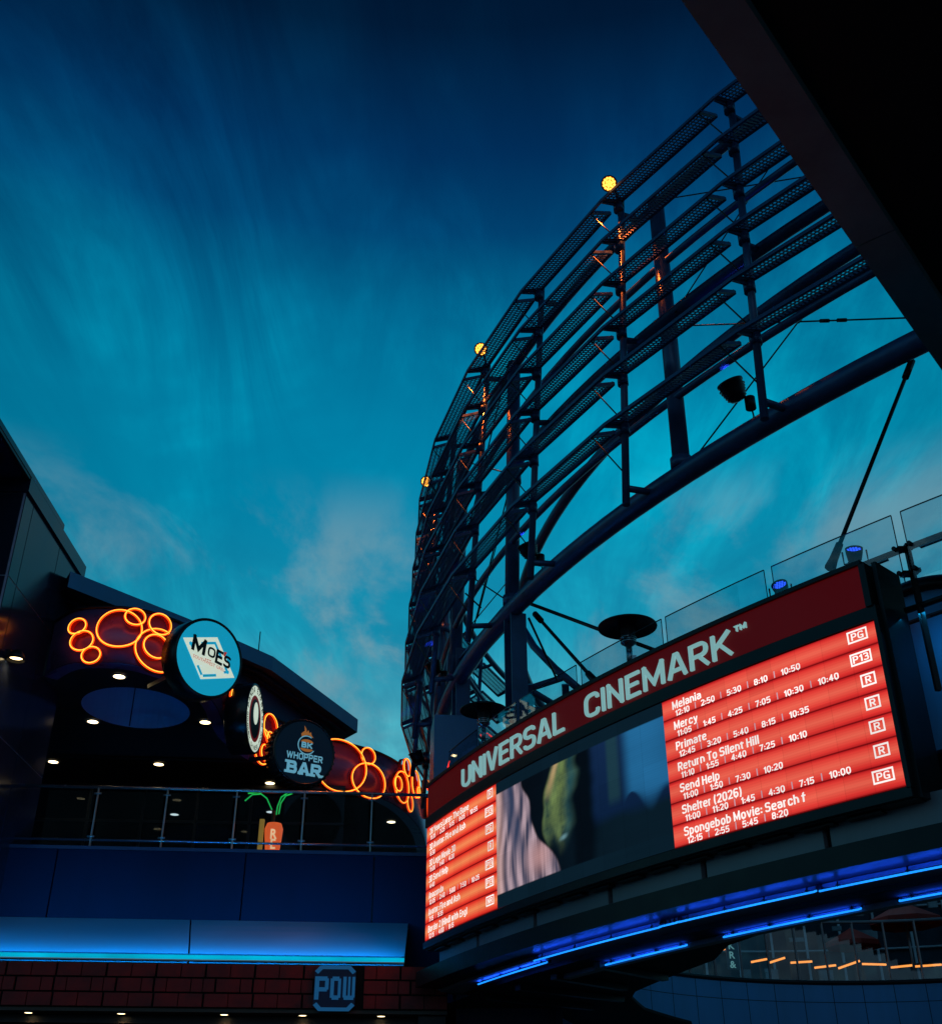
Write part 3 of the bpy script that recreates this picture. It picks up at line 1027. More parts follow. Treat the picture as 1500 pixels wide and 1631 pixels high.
def listing(a0, a1, films, hot):
    o = led_grid('showtime_screen', a0, a1, ZB, ZT, rows(hot), 36, 210, .92, .07)
    Wd = rad(a1 - a0) * RS
    rh = (ZT - ZB) / 7
    f = on_sign(a0, RS + .009)
    tk = dict(wid=.54, th=.225, gap=.10, vth=.155)
    nk = dict(wid=.62, th=.235, gap=.13, vth=.165)
    ht, hn = .40 * rh, .285 * rh
    for n, (name, times, rt) in enumerate(films):
        zr = ZT - (n + 1) * rh
        tx = MB()
        lay(tx, name, ht, lambda v: f(.057 * Wd + v.x, zr + .41 * rh + v.y, v.z), **tk)
        tx.build('film_title', LISTW, o)
        x = .071 * Wd
        for q, tt in enumerate(times):
            tx = MB()
            x += lay(tx, tt, hn, lambda v: f(x + v.x, zr + .045 * rh + v.y, v.z), **nk)
            tx.build('show_time', LISTW, o)
            if q < len(times) - 1:
                xb = x + .086
                bars = MB()
                bars.quad(f(xb - .007, zr + .06 * rh), f(xb + .007, zr + .06 * rh), f(xb + .007, zr + .37 * rh), f(xb - .007, zr + .37 * rh))
                bars.build('time_divider', LISTG, o)
                x = xb + .082
        bd = MB()
        bw = {1: .155, 2: .215, 3: .225}[len(rt)]
        xr = Wd * .966 - bw
        z0, z1 = zr + .34 * rh, zr + .88 * rh
        for (xa, xb2, za, zb2) in ((xr, xr + bw, z0, z0 + .017), (xr, xr + bw, z1 - .017, z1), (xr, xr + .017, z0 + .017, z1 - .017), (xr + bw - .017, xr + bw, z0 + .017, z1 - .017)):
            bd.quad(f(xa, za), f(xb2, za), f(xb2, zb2), f(xa, zb2))
        kw = dict(wid=.66, th=.24, gap=.14, vth=.15)
        w_ = glyphs(rt, .070, **kw)[2]
        lay(bd, rt, .070, lambda v: f(xr + (bw - w_) / 2 + v.x, (z0 + z1) / 2 - .035 + v.y, v.z), **kw)
        bd.build('rating_badge', LISTW, o)
    return o


listing(SA[2], SA[3], [
    ('Melania', ['12:10', '2:50', '5:30', '8:10', '10:50'], 'PG'),
    ('Mercy', ['11:05', '1:45', '4:25', '7:05', '10:30', '10:40'], 'P13'),
    ('Primate', ['12:45', '3:20', '5:40', '8:15', '10:35'], 'R'),
    ('Return To Silent Hill', ['11:10', '1:55', '4:40', '7:25', '10:10'], 'R'),
    ('Send Help', ['11:00', '1:50', '7:30', '10:20'], 'R'),
    ('Shelter (2026)', ['11:00', '11:20', '1:45', '4:30', '7:15', '10:00'], 'R'),
    ('Spongebob Movie: Search f', ['12:15', '2:55', '5:45', '8:20'], 'PG')], False)
listing(SA[0], SA[1], [
    ('28 Years Later: The Bone', ['11:35', '2:25', '5:15', '8:05', '10:55'], 'R'),
    ('3D Avatar: Fire and Ash', ['6:30'], 'P13'),
    ('3D Lego Movie 3D', ['11:00', '1:40', '4:20'], 'PG'),
    ('3D Send Help', ['4:40'], 'R'),
    ('Anaconda', ['12:05', '2:40', '5:00', '7:50', '10:25'], 'P13'),
    ('Avatar: Fire and Ash', ['7:15', '9:35'], 'P13'),
    ('Border 2 (Hindi with Engl', ['12:15', '4:00', '8:15'], 'NR')], True)


def sm(a, b, x):
    t = max(0.0, min(1.0, (x - a) / (b - a)))
    return t * t * (3 - 2 * t)


def vn(x, y, s=0):
    from mathutils import noise
    return noise.noise(V((x, y, s * 7.3)))


def still(u, v):
    """an invented out-of-focus film still: pale draped strands, a green-lit patch, a blue window"""
    dark = (.0035, .014, .026)
    if v < .105 or v > .905:
        return (.003, .013, .024)
    c = lerp3((.0015, .004, .008), (.003, .012, .022), sm(.2, .9, u))
    # blue window on the right with a soft curtain edge
    w_ = sm(.60, .64, u) * sm(.30 + .10 * vn(u * 5, 1), .40, v)
    c = lerp3(c, lerp3((.002, .010, .035), (.006, .022, .07), v), w_)
    w2 = sm(.775, .84, u) * sm(.36 + .16 * vn(u * 9, 2) + .06 * sin(u * 40), .47, v)
    c = lerp3(c, lerp3((.008, .065, .16), (.018, .15, .34), .5 + .6 * vn(u * 4, v * 3, 3) + .25 * (v - .5)), w2)
    w3 = sm(.70, .725, u) * (1 - sm(.755, .79, u)) * sm(.40, .5, v)
    c = lerp3(c, (.012, .045, .06), w3 * .8)
    # green and gold folds of cloth in the middle, half lost in the dark
    lo = .345 + .055 * (v - .5) + .030 * sin(v * 7 + .6) + .02 * vn(v * 6, 2, 13)
    hi_ = .545 + .045 * (v - .5) + .045 * vn(v * 6, 4, 14) - .03 * (1 - sm(.24, .46, v))
    w = (u - lo) / max(.02, hi_ - lo)
    gl = sm(.0, .10, w) * (1 - sm(.70, 1.0, w + .12 * vn(v * 9, 6, 18))) * sm(.22, .42, v + .12 * vn(u * 16, 5, 15)) * (.72 + .28 * sm(-.2, .35, vn(u * 11, v * 7, 19)))
    fold = .5 + .5 * sin(w * 13 + 2.6 * vn(v * 3.2, w * 2, 16) + v * 3)
    tone = .25 + .55 * fold + .35 * vn(u * 30, v * 14, 5) + .18 * vn(u * 90, v * 40, 6)
    gc = lerp3((.010, .035, .040), (.17, .25, .085), tone)
    gc = lerp3(gc, (.52, .36, .17), (1 - sm(.0, .16, abs(w - .16 - .2 * (v - .7)))) * sm(.62, .84, v) * .8)
    gc = lerp3(gc, (.020, .085, .10), sm(.55, .8, w + .15 * vn(v * 6, 1, 12)) * .75)
    gc = lerp3(gc, (.006, .022, .036), (1 - sm(.30, .46, v)) * .55)
    gc = lerp3(gc, (.20, .40, .45), (1 - sm(.0, .03, hypot((u - .455) * .8, v - .335 - .3 * (u - .455)))) * .8)
    c = lerp3(c, (.001, .003, .006), sm(.49, .54, u) * (1 - sm(.60, .66, u + .02 * vn(v * 8, 8, 17))) * .85)
    c = lerp3(c, gc, gl)
    # pale mauve strands on the left
    edge = .285 - .05 * v + .15 * (1 - sm(.12, .55, v)) - .05 * sm(.7, .9, v)
    hm = 1 - sm(edge - .012, edge + .004, u + .008 * vn(v * 9, 3, 7))
    ph = u * 95 + 5 * vn(u * 3, v * 2.2, 8) - 14 * sm(.1, .6, 1 - v) * (u - .1) + 4 * sin(v * 6)
    st = .5 + .45 * sin(ph) + .4 * vn(u * 60, v * 3, 9) + .35 * vn(u * 150, v * 5, 10)
    hc = lerp3((.04, .045, .085), (.46, .33, .38), st)
    band = 1 - sm(.02, .06, abs(u - .125 - .035 * sin(v * 5)))
    hc = lerp3(hc, (.03, .05, .11), band * .75 * sm(.22, .5, v))
    hc = lerp3(hc, (.70, .40, .33), (1 - sm(.0, .08, u)) * .6)
    hc = lerp3(hc, (.58, .31, .30), (1 - sm(0, .12, hypot(u - .30, (v - .27) * .6))) * .7)
    c = lerp3(c, hc, hm)
    return c


led_grid('film_screen', SA[1], SA[2], ZB, ZT, still, 220, 110, .95, .08)

# ================================================================ ROUND CINEMA CANOPY (below and behind the sign)
rot = thing('round_cinema_canopy', (CX, CY, -1.6), 'round dark canopy ring with grey panels and blue lit soffit under the cinema sign', 'building')
edges = [-158.4, -155.0, -151.25, -147.5, -143.87, -140.1, -136.4, -132.7, -129]
for a0, a1 in zip(edges, edges[1:]):
    MB().arc(a0 + .10, a1 - .10, [(23.17, 2.74), (23.17, 3.06), (23.10, 3.06), (23.10, 2.74)], .4).build('fascia_panel', PANEL, rot)
MB().arc(-158.6, -128, [(23.09, 2.62), (23.09, 3.06), (22.5, 3.06), (22.5, 2.62)]).build('fascia_core', BLACK, rot)
MB().arc(-158.6, -128, [(23.47, 2.50), (23.47, 2.70), (23.095, 2.70), (23.095, 2.50)]).build('soffit_lip', BLACK, rot)
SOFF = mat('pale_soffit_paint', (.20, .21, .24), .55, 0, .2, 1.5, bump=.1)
MB().arc(-159.5, -128, [(23.09, 2.50), (23.09, 2.61), (22.2, 2.61), (22.2, 2.50)]).build('soffit', SOFF, rot)
MB().arc(-158.5, -128, [(23.12, 2.455), (23.12, 2.495), (22.78, 2.495), (22.78, 2.455)]).build('light_trough', SOFF, rot)
# inner dark ring with the big oval opening
inner = [(-128, 22.05), (-137, 22.1), (-141, 22.15), (-144.3, 22.15), (-146.2, 21.95), (-148.2, 21.45), (-151.9, 21.1), (-154.8, 20.85), (-156.2, 20.6), (-159.1, 19.8), (-162.6, 18.4), (-165.5, 17.9), (-169, 17.4), (-176, 16.8)]
rg = MB()
top = 2.9
for (a0, r0), (a1, r1) in zip(inner, inner[1:]):
    for k in range(4):
        b0, b1 = a0 + (a1 - a0) * k / 4, a0 + (a1 - a0) * (k + 1) / 4
        q0, q1 = r0 + (r1 - r0) * k / 4, r0 + (r1 - r0) * (k + 1) / 4
        rg.quad(pol(q0, b0, 2.40), pol(q1, b1, 2.40), pol(22.78 if b1 > -160 else 24.0, b1, 2.40), pol(22.78 if b0 > -160 else 24.0, b0, 2.40))
        rg.quad(pol(q0, b0, 2.40), pol(q1, b1, 2.40), pol(q1, b1, 2.44), pol(q0, b0, 2.44))
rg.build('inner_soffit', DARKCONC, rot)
MB().arc(-158, -130, [(22.78, 2.405), (22.78, 2.46), (22.70, 2.46), (22.70, 2.405)]).build('trough_edge', BLACK, rot)
MB().arc(-153, -130, [(22.47, 2.34), (22.47, 2.395), (22.36, 2.395), (22.36, 2.34)]).build('inner_trough', SOFF, rot)
jb = MB()
for a in (-157.4, -155, -152.6, -150.2):
    jb.beam(pol(22.6, a, 2.36), pol(20.8 if a < -154 else 21.3, a - 1, 2.36), .10, .07)
jb.build('soffit_rib', BLACK, rot)
# deck and the wall of the round building behind the sign
MB().arc(-176, -122, [(22.44, 4.93), (22.44, 5.02), (20.4, 5.02), (20.4, 4.93)], 2).build('roof_deck', mat('roof_deck_concrete', (.10, .10, .11), .8), rot)
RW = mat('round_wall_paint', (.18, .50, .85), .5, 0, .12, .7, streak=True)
a = -138.4
while a < -122:
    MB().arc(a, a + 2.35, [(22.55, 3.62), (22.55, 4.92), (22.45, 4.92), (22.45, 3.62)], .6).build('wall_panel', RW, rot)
    a += 2.4
MB().arc(-138.4, -122, [(22.44, 3.06), (22.44, 5.0), (22.30, 5.0), (22.30, 3.06)], .8).build('wall_core', BLACK, rot)
p_ = pol(23.0, -136.5, 4.78)
area_light('rail_washer', p_, pol(22.5, -136.6, 4.0) - p_, .9, .03, (.006, .27, .60), 2.4, rot)  # unseen fill light, added to brighten the wall right of the sign

# blue neon on the soffit: every tube a thing of its own
def blue_tube(a0, a1, R, z, lb, light=True):
    o = MB()
    pts = [pol(R, a0 + (a1 - a0) * k / 24, z) for k in range(25)]
    e0 = pol(R - .05, a0 - .05, z + .02)
    e1 = pol(R - .05, a1 + .05, z + .02)
    t = thing('neon_tube', pts[12], lb, 'neon tube', 'blue neon tubes under the cinema canopy')
    o.tube([e0] + pts + [e1], .009, 8).build('glass_tube', BLUENEON, t)
    for k in range(2, 24, 7):
        MB().tube([pts[k], pts[k] + V((0, 0, .055))], .008, 6).box(pts[k] + V((0, 0, .02)), (.02, 0, 0), (0, .02, 0), (0, 0, .006)).build('tube_holder', BLACK, t)
    for e in (e0, e1):
        MB().lathe(e - V((0, 0, .02)), (0, 0, 1), [(.022, 0), (.026, .04), (.014, .07)], 10).build('end_cap', BLACK, t)
    if light:
        # the tube's own glow: many short strips would cost noise, one soft strip along it does
        n = max(1, int(abs(a1 - a0) / 1.2))
        for k in range(n):
            b0, b1 = a0 + (a1 - a0) * k / n, a0 + (a1 - a0) * (k + 1) / n
            p0, p1 = pol(R, b0, z), pol(R, b1, z)
            L = (p1 - p0).length
            l = bpy.data.lights.new('tube_glow', 'AREA')
            l.shape, l.size, l.size_y, l.color, l.energy = 'RECTANGLE', L, .02, (.008, .07, 1.0), 1.9 * L
            ob = bpy.data.objects.new('tube_glow', l)
            COL.objects.link(ob)
            ob.parent = t
            ob.location = (p0 + p1) / 2 + V((0, 0, .014)) - V(t.location)
            x = (p1 - p0).normalized()
            zax = V((0, 0, -1))
            yax = zax.cross(x)
            ob.rotation_euler = Matrix((x, yax, zax)).transposed().to_euler()


blue_tube(-155.9, -151.45, 23.0, 2.42, 'outer blue neon tube at the curved left end of the soffit')
blue_tube(-151.3, -145.62, 23.19, 2.42, 'outer blue neon tube under the film screen, the second from the left')
blue_tube(-145.5, -144.93, 23.21, 2.42, 'very short outer blue neon tube between two long ones')
blue_tube(-144.82, -140.60, 23.21, 2.42, 'long outer blue neon tube below the right showtime screen')
blue_tube(-140.48, -134.5, 23.19, 2.42, 'outer blue neon tube running out of frame at the right edge')
blue_tube(-150.1, -146.5, 22.5, 2.36, 'inner blue neon tube near the left tip of the oval opening')
blue_tube(-145.0, -140.65, 22.50, 2.36, 'inner blue neon tube in the middle, right above the umbrellas seen through the opening')
blue_tube(-139.5, -135.5, 22.52, 2.36, 'inner blue neon tube at the right edge of the frame')
p0, p1 = at_depth(760, 1533.5, 17.2), at_depth(785, 1524, 16.9)
t = thing('neon_tube', p0, 'lone short blue neon tube left of the curved soffit, beneath the showtime screen', 'neon tube', 'blue neon tubes under the cinema canopy')
MB().tube([p0, p1], .0125, 8).build('glass_tube', BLUENEON, t)
for e in (p0, p1):
    MB().box(e + V((0, .04, .05)), (.03, 0, 0), (0, .02, 0), (0, 0, .05)).build('tube_holder', BLACK, t)

# lower body of the cinema at the left, under the canopy
lb_ = thing('entrance_block', (0.4, 18.5, -1.6), 'dark blue wall block under the left end of the round canopy', 'building')
MB().box((.55, 18.9, .55), (.78, 0, 0), (0, .5, 0), (0, 0, 2.08)).build('wall', mat('navy_wall_paint', (.07, .08, .14), .6, 0, .12, .8), lb_)
MB().box((.55, 18.88, 2.70), (.84, 0, 0), (0, .56, 0), (0, 0, .05)).build('coping', BLACK, lb_)

# ================================================================ GLASS BALUSTRADE ABOVE THE SIGN
bal = thing('glass_balustrade', pol(23.1, -148, 5.0), 'frameless glass balustrade with dark rail along the deck above the cinema sign', 'balustrade')
GR = 23.1
segs = [(-158.0, -155.4), (-155.2, -152.4), (-152.15, -148.75), (-148.5, -144.72), (-144.55, -140.88), (-140.63, -137.05), (-136.8, -133.2), (-132.95, -129.3)]
for a0, a1 in segs:
    MB().arc(a0, a1, [(GR, 5.10), (GR, 5.84), (GR - .012, 5.84), (GR - .012, 5.10)], .5).build('glass_panel', GLASS, bal)
ed = MB()
for a0, a1 in segs:
    ed.arc(a0, a1, [(GR + .001, 5.840), (GR + .001, 5.848), (GR - .013, 5.848), (GR - .013, 5.840)], .5)
    for a in (a0, a1):
        ed.tube([pol(GR - .006, a, 5.10), pol(GR - .006, a, 5.84)], .0055, 6)
ed.build('glass_edge', mat('polished_glass_edge', (.01, .04, .05), .2), bal)
MB().tube([pol(GR - .10, -159 + k * .75, 5.49) for k in range(41)], .032, 10).build('handrail', BLACK, bal)
MB().tube([pol(GR - .10, -137.3 + k * .75, 4.86) for k in range(13)], .032, 10).build('lower_rail', BLACK, bal)
for (a0, a1), nx in zip(segs, segs[1:]):
    a = (a1 + nx[0]) / 2
    c = MB()
    c.beam(pol(GR - .10, a, 4.0 if a > -137.5 else 5.0), pol(GR - .10, a, 5.52), .05, .05, (1, 0, 0))
    for s_ in (-.2, .2):
        for z in (5.47, 5.2):
            c.tube([pol(GR - .08, a + s_, z), pol(GR + .03, a + s_, z)], .022, 8)
            c.box(pol(GR - .05, a + s_ / 2, z), (.05, 0, 0), (0, .05, 0), (0, 0, .014))
    c.build('post', BLACK, bal)
KB = mat('kick_rail_metal', (.30, .33, .36), .3, .6)
kr = MB()
for a0, a1 in segs:
    kr.arc(a0 + .3, a1 - .3, [(GR + .02, 5.385), (GR + .02, 5.40), (GR - .02, 5.40), (GR - .02, 5.385)], .8)
kr.build('light_strip', KB, bal)

# blue lamps on that rail
for (px, py), lb, tilt in (((1242, 934), 'blue LED spotlight half hidden behind the left part of the red title band', V((-.5, -.9, .55))),
                           ((1360, 878), 'blue LED spotlight standing on the rail near the right end of the red title band', V((-.2, -.85, .75)))):
    p = at_cyl(px, py, 22.85)
    d = tilt.normalized()
    t = thing('led_spotlight', p, lb, 'spotlight', 'blue spotlights on the balustrade')
    MB().lathe(p, d, [(.025, -.11), (.07, -.10), (.085, -.02), (.09, .03), (.082, .034), (.078, .01)], 22).build('lamp_head', BLACK, t)
    u = d.cross(V((0, 0, 1))).normalized()
    w = u.cross(d)
    leds = MB()
    for ix in range(-2, 3):
        for iy in range(-2, 3):
            if ix * ix + iy * iy <= 5:
                leds.lathe(p + u * ix * .028 + w * iy * .028 + d * .015, d, [(.014, 0), (.001, .008)], 8)
    MB().lathe(p, d, [(.001, .011), (.078, .01)], 22, sm=False).build('lens', mat('dark_lens', (.01, .01, .04), .2), t)
    leds.build('led_cluster', BLUELED, t)
    y = MB().tube([p + u * .12, p + u * .12 - V((0, 0, .14)), p - u * .12 - V((0, 0, .14)), p - u * .12], .010, 6)
    y.box(p - V((0, 0, .18)), (.10, 0, 0), (0, .05, 0), (0, 0, .03))
    y.tube([p - V((0, 0, .2)), V((p.x, p.y, 5.45))], .02, 6)
    y.build('yoke', BLACK, t)

# ================================================================ PATIO HEATERS
HOOD = mat('heater_hood_black', (.02, .02, .022), .35, .5, .2, 6)


def heater(px, py, d, lb, sc=1.0):
    p = at_depth(px, py, d)
    t = thing('patio_heater', (p.x, p.y, 5.02), lb, 'patio heater', 'mushroom patio heaters on the deck')
    P = lambda r, z: (r * sc, z * sc)
    MB().lathe(p, (0, 0, 1), [P(.43, -.012), P(.435, .0), P(.43, .012), P(.30, .075), P(.12, .105), P(.001, .11), P(.001, .095), P(.12, .09), P(.30, .06), P(.43, -.012)], 48).build('hood', HOOD, t)
    MB().lathe(p, (0, 0, 1), [P(.13, .08), P(.115, -.02), P(.10, -.16), P(.10, -.165)], 28).build('emitter_screen', mat('emitter_mesh', (.03, .03, .035), .5, .6, .3, 60), t)
    c = MB().lathe(p, (0, 0, 1), [P(.105, -.165), P(.118, -.17), P(.118, -.19), P(.105, -.195), P(.105, -.225), P(.118, -.23), P(.115, -.26), P(.06, -.30), P(.045, -.31)], 28)
    c.build('burner_collar', CHROME, t)
    z0 = 5.02
    pm = MB().tube([(p.x, p.y, p.z - .30 * sc), (p.x, p.y, p.z - .62 * sc)], .046 * sc, 14)
    pm.tube([(p.x, p.y, p.z - .58 * sc), (p.x, p.y, p.z - .63 * sc)], .058 * sc, 14)
    pm.box((p.x + .06 * sc, p.y - .02, p.z - .50 * sc), (.03 * sc, 0, 0), (0, .02, 0), (0, 0, .04 * sc))
    pm.tube([(p.x, p.y, p.z - .62 * sc), (p.x, p.y, z0 + .3)], .034 * sc, 14)
    pm.build('pole', CHROME, t)
    MB().lathe((p.x, p.y, z0), (0, 0, 1), [(.24, 0), (.24, .03), (.19, .08), (.17, .55), (.05, .62)], 28).build('base', HOOD, t)


heater(999, 999, 17.0, 'black mushroom patio heater standing behind the glass above the word CINEMARK')
heater(770, 1132, 18.6, 'black mushroom patio heater beside the square steel column, above the word UNIVERSAL', .88)

# blue-grey box and red neon reflections as glowing tubes behind the glass, left end
p = at_depth(722, 1212, 20.6)
kb = thing('lift_housing', (p.x, p.y, 5.02), 'pale blue grey box housing behind the glass at the left end of the deck', 'housing')
MB().box((p.x, p.y + .5, 6.28), V((.40, .05, 0)), V((-.05, .45, 0)), (0, 0, 1.27)).build('wall', mat('lift_panel', (.06, .19, .36), .35, .2, .1, .8, streak=True), kb)
MB().box((p.x + .52, p.y + .55, 5.7), V((.11, .01, 0)), (0, .3, 0), (0, 0, .7)).build('cabinet', BLACK, kb)
for q, pts in enumerate(([(682, 1255), (700, 1244), (712, 1228), (716, 1212)], [(682, 1276), (690, 1268), (700, 1262)], [(765, 1170), (772, 1182), (785, 1186), (797, 1180)], [(775, 1168), (786, 1176), (795, 1184)])):
    dd = 19.9
    P3 = [at_depth(x, y, dd) for x, y in pts]
    oo = MB().tube(P3, .012, 6).build('neon_tube', emis('red_neon_tube', (1.0, .035, .03), 1.6))
    oo.name = 'neon_stroke'
    tag(oo, ['curved red neon stroke low on the blue grey box behind the glass', 'small red neon stroke just above the left tip of the red band', 'red neon hook at the foot of the left patio heater pole', 'crossed red neon stroke right of the left patio heater pole'][q], 'neon tube', 'red neon strokes behind the glass')

# ================================================================ ROUND KIOSK on the right behind the balustrade
kt = at_depth(1480, 940, 12.9)
kk = thing('round_kiosk', (kt.x, kt.y, 5.02), 'round kiosk with dark domed top behind the glass at the right frame edge', 'kiosk')
c0 = V((kt.x, kt.y, 0))
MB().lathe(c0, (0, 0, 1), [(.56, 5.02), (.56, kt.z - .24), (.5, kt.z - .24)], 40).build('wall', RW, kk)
MB().lathe(c0, (0, 0, 1), [(.57, kt.z - .26), (.64, kt.z - .24), (.63, kt.z - .17), (.52, kt.z - .07), (.30, kt.z - .015), (.001, kt.z)], 40).build('roof', BLACK, kk)

# ================================================================ ROOF OVERHANG (top right)
oh = thing('roof_overhang', (6, 6, 8), 'huge dark roof overhang cutting across the top right corner', 'roof')
pa, pb = at_z(1085, 0, 8), at_z(1500, 590, 8)
dv = (pb - pa).normalized()
nv = V((dv.y, -dv.x, 0))
A, B = pa - dv * 6, pb + dv * 7
w_ = .39
OVER = mat('overhang_edge_panel', (.30, .36, .36), .6, 0, .2, .8, bump=.1)
j = at_z(1390, 381, 8)
tj = (j - A).dot(dv)
for q0, q1 in ((0, tj - .008), (tj + .008, (B - A).length)):
    c_ = A + dv * ((q0 + q1) / 2) + nv * (w_ / 2) + V((0, 0, .2))
    MB().box(c_, dv * ((q1 - q0) / 2), nv * (w_ / 2), (0, 0, .2)).build('edge_panel', OVER, oh)
MB().beam(A + nv * (w_ / 2) + V((0, 0, .22)), B + nv * (w_ / 2) + V((0, 0, .22)), .3, .3).build('edge_core', BLACK, oh)
MB().box((A + B) / 2 + nv * (w_ + 5.0) + V((0, 0, .35)), dv * ((B - A).length / 2), nv * 4.998, (0, 0, .2)).build('soffit', DARKCONC, oh)

# ================================================================ PANELLED TOWER (far left)
TX = -7.8
tw = thing('panelled_tower', (-9.5, 18.5, -1.6), 'dark panelled tower wall at the left edge with a thin roof slab', 'building')
Y0, Y1, ZT_ = 17.38, 20.66, 10.68
cols = [Y0, 17.78, 19.30, Y1]
rws = [-1.6, 1.6, 4.1, 6.59, 9.05, ZT_]
body = MB().box(((TX - .012 + -12) / 2, (Y0 + Y1) / 2, (ZT_ - 1.6) / 2), ((12 + TX - .012) / 2, 0, 0), (0, (Y1 - Y0) / 2 - .005, 0), (0, 0, (ZT_ + 1.6) / 2))
body.build('core', mat('bright_joint', (.55, .55, .75), .5), tw)
for y0, y1 in zip(cols, cols[1:]):
    for z0, z1 in zip(rws, rws[1:]):
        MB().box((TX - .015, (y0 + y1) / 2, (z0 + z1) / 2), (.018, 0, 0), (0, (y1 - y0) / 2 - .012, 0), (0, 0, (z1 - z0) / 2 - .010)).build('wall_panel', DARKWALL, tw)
xs_ = [TX - .035, -9.0, -10.4, -12]
for x0, x1 in zip(xs_, xs_[1:]):
    for z0, z1 in zip(rws, rws[1:]):
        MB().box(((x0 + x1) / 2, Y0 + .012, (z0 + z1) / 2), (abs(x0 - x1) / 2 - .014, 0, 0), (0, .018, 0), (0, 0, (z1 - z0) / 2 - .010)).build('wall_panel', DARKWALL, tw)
MB().box(((TX - 12) / 2 + .02, (Y0 + Y1) / 2, ZT_ + .145), ((12 + TX) / 2 + .03, 0, 0), (0, (Y1 - Y0) / 2 + .05, 0), (0, 0, .14)).build('coping', DARKWALL, tw)
MB().box((-10.0, 15.2, 11.02), (2.25, 0, 0), (0, 4.0, 0), (0, 0, .05)).build('roof_slab', DARKWALL, tw)
MB().box((TX + .01 + .0, 15.2, 11.0), (.03, 0, 0), (0, 4.0, 0), (0, 0, .09)).build('slab_edge', BLACK, tw)
MB().box((-10.0, 18.2, 10.94), (2.1, 0, 0), (0, .06, 0), (0, 0, .03)).build('slab_bracket', BLACK, tw)
MB().tube([(-8.35, 13.0, 10.85), (-8.35, 17.2, 10.85), (-8.35, 17.33, 10.80)], .05, 10).build('drain_pipe', ALU, tw)
lp = V((TX + .02, 18.2, 8.05))
p = at_depth(0, 1050, 19.5)
wl = thing('wall_lamp', (TX, p.y, p.z), 'dark dome wall lamp glowing downward on the left tower', 'lamp')
P0 = V((TX, p.y, p.z))
MB().lathe(P0 + V((.16, 0, .1)), (0, 0, -1), [(.001, -.06), (.08, -.04), (.13, .03), (.15, .12), (.14, .12)], 24).build('shade', BLACK, wl)
MB().lathe(P0 + V((.16, 0, .1)), (0, 0, -1), [(.001, .06), (.11, .07)], 18).build('lens', WARM, wl)
MB().box(P0 + V((.03, 0, .1)), (.03, 0, 0), (0, .04, 0), (0, 0, .06)).build('bracket', BLACK, wl)
spot('wall_wash', P0 + V((.16, 0, 0)), V((-.25, 0, -1)), (1, .55, .25), 6, 90, wl)

# ================================================================ FOOD HALL (left building)
WS = .0885


def wy(x, off=0.0):
    """front wall plane of the food hall"""
    return 20.46 + WS * x + off


FE = V((1, WS, 0)).normalized()
FN = V((WS, -1, 0)).normalized()          # towards the plaza
hall = thing('food_hall', (-4.5, 22, -1.6), 'two storey food hall with blue wall, dark balcony ceiling and sloping eave', 'building')


def wbox(mb, x0, x1, z0, z1, off0, off1):
    """box along the front wall: x range, z range, offset range (negative = towards camera)"""
    p = lambda x, o: V((x, wy(x), 0)) - FN * o
    a, b = p(x0, off0), p(x1, off0)
    c, d = p(x1, off1), p(x0, off1)
    i = len(mb.v)
    for z in (z0, z1):
        mb.v += [V((q.x, q.y, z)) for q in (a, b, c, d)]
    for f in ((0, 1, 2, 3), (7, 6, 5, 4), (0, 4, 5, 1), (1, 5, 6, 2), (2, 6, 7, 3), (3, 7, 4, 0)):
        mb.f.append(tuple(i + k for k in f))
        mb.sm.append(False)
    return mb


def at_wall(px, py, off=0.0):
    r = ray(px, py)
    n = V((WS, -1, 0))
    q = V((0, wy(0), 0)) - FN * off
    return r * (n.dot(q) / n.dot(r))


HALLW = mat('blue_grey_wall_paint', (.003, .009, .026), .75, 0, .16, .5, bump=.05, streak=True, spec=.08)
joints = [-9.5, -7.0, -3.86, -1.68, .4]
for x0, x1 in zip(joints, joints[1:]):
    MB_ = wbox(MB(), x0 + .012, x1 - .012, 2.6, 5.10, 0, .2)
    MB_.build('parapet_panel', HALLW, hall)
wbox(MB(), -9.5, .4, -1.6, 5.08, .205, .6).build('parapet_core', BLACK, hall)
wbox(MB(), -9.5, .4, 5.104, 5.16, -.03, .35).build('parapet_coping', DARKWALL, hall)
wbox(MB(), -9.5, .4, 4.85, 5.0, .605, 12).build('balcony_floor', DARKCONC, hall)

# neon fascia curve
ctrl = [(-7.78, 19.75), (-7.36, 19.32), (-6.93, 19.13), (-6.15, 19.2), (-5.5, 19.72), (-5.12, 20.4), (-4.95, 21.24), (-4.98, 22.3), (-4.92, 23.3), (-4.45, 24.75), (-3.61, 26.0), (-2.79, 26.65), (-2.2, 27.25), (-1.7, 28.3), (-1.35, 30.0), (-1.25, 32.0), (-1.3, 35.0)]


def catmull(c, n=8):
    out = []
    for i in range(len(c) - 1):
        p0, p1, p2, p3 = c[max(i - 1, 0)], c[i], c[i + 1], c[min(i + 2, len(c) - 1)]
        for k in range(n):
            t = k / n
            out.append(tuple(.5 * (2 * p1[j] + (p2[j] - p0[j]) * t + (2 * p0[j] - 5 * p1[j] + 4 * p2[j] - p3[j]) * t * t + (3 * p1[j] - p0[j] - 3 * p2[j] + p3[j]) * t ** 3) for j in (0, 1)))
    out.append(c[-1])
    return out


FC = catmull(ctrl)
SLEN = [0.0]
for a, b in zip(FC, FC[1:]):
    SLEN.append(SLEN[-1] + hypot(b[0] - a[0], b[1] - a[1]))
FZ0, FZ1 = 8.2, 9.28


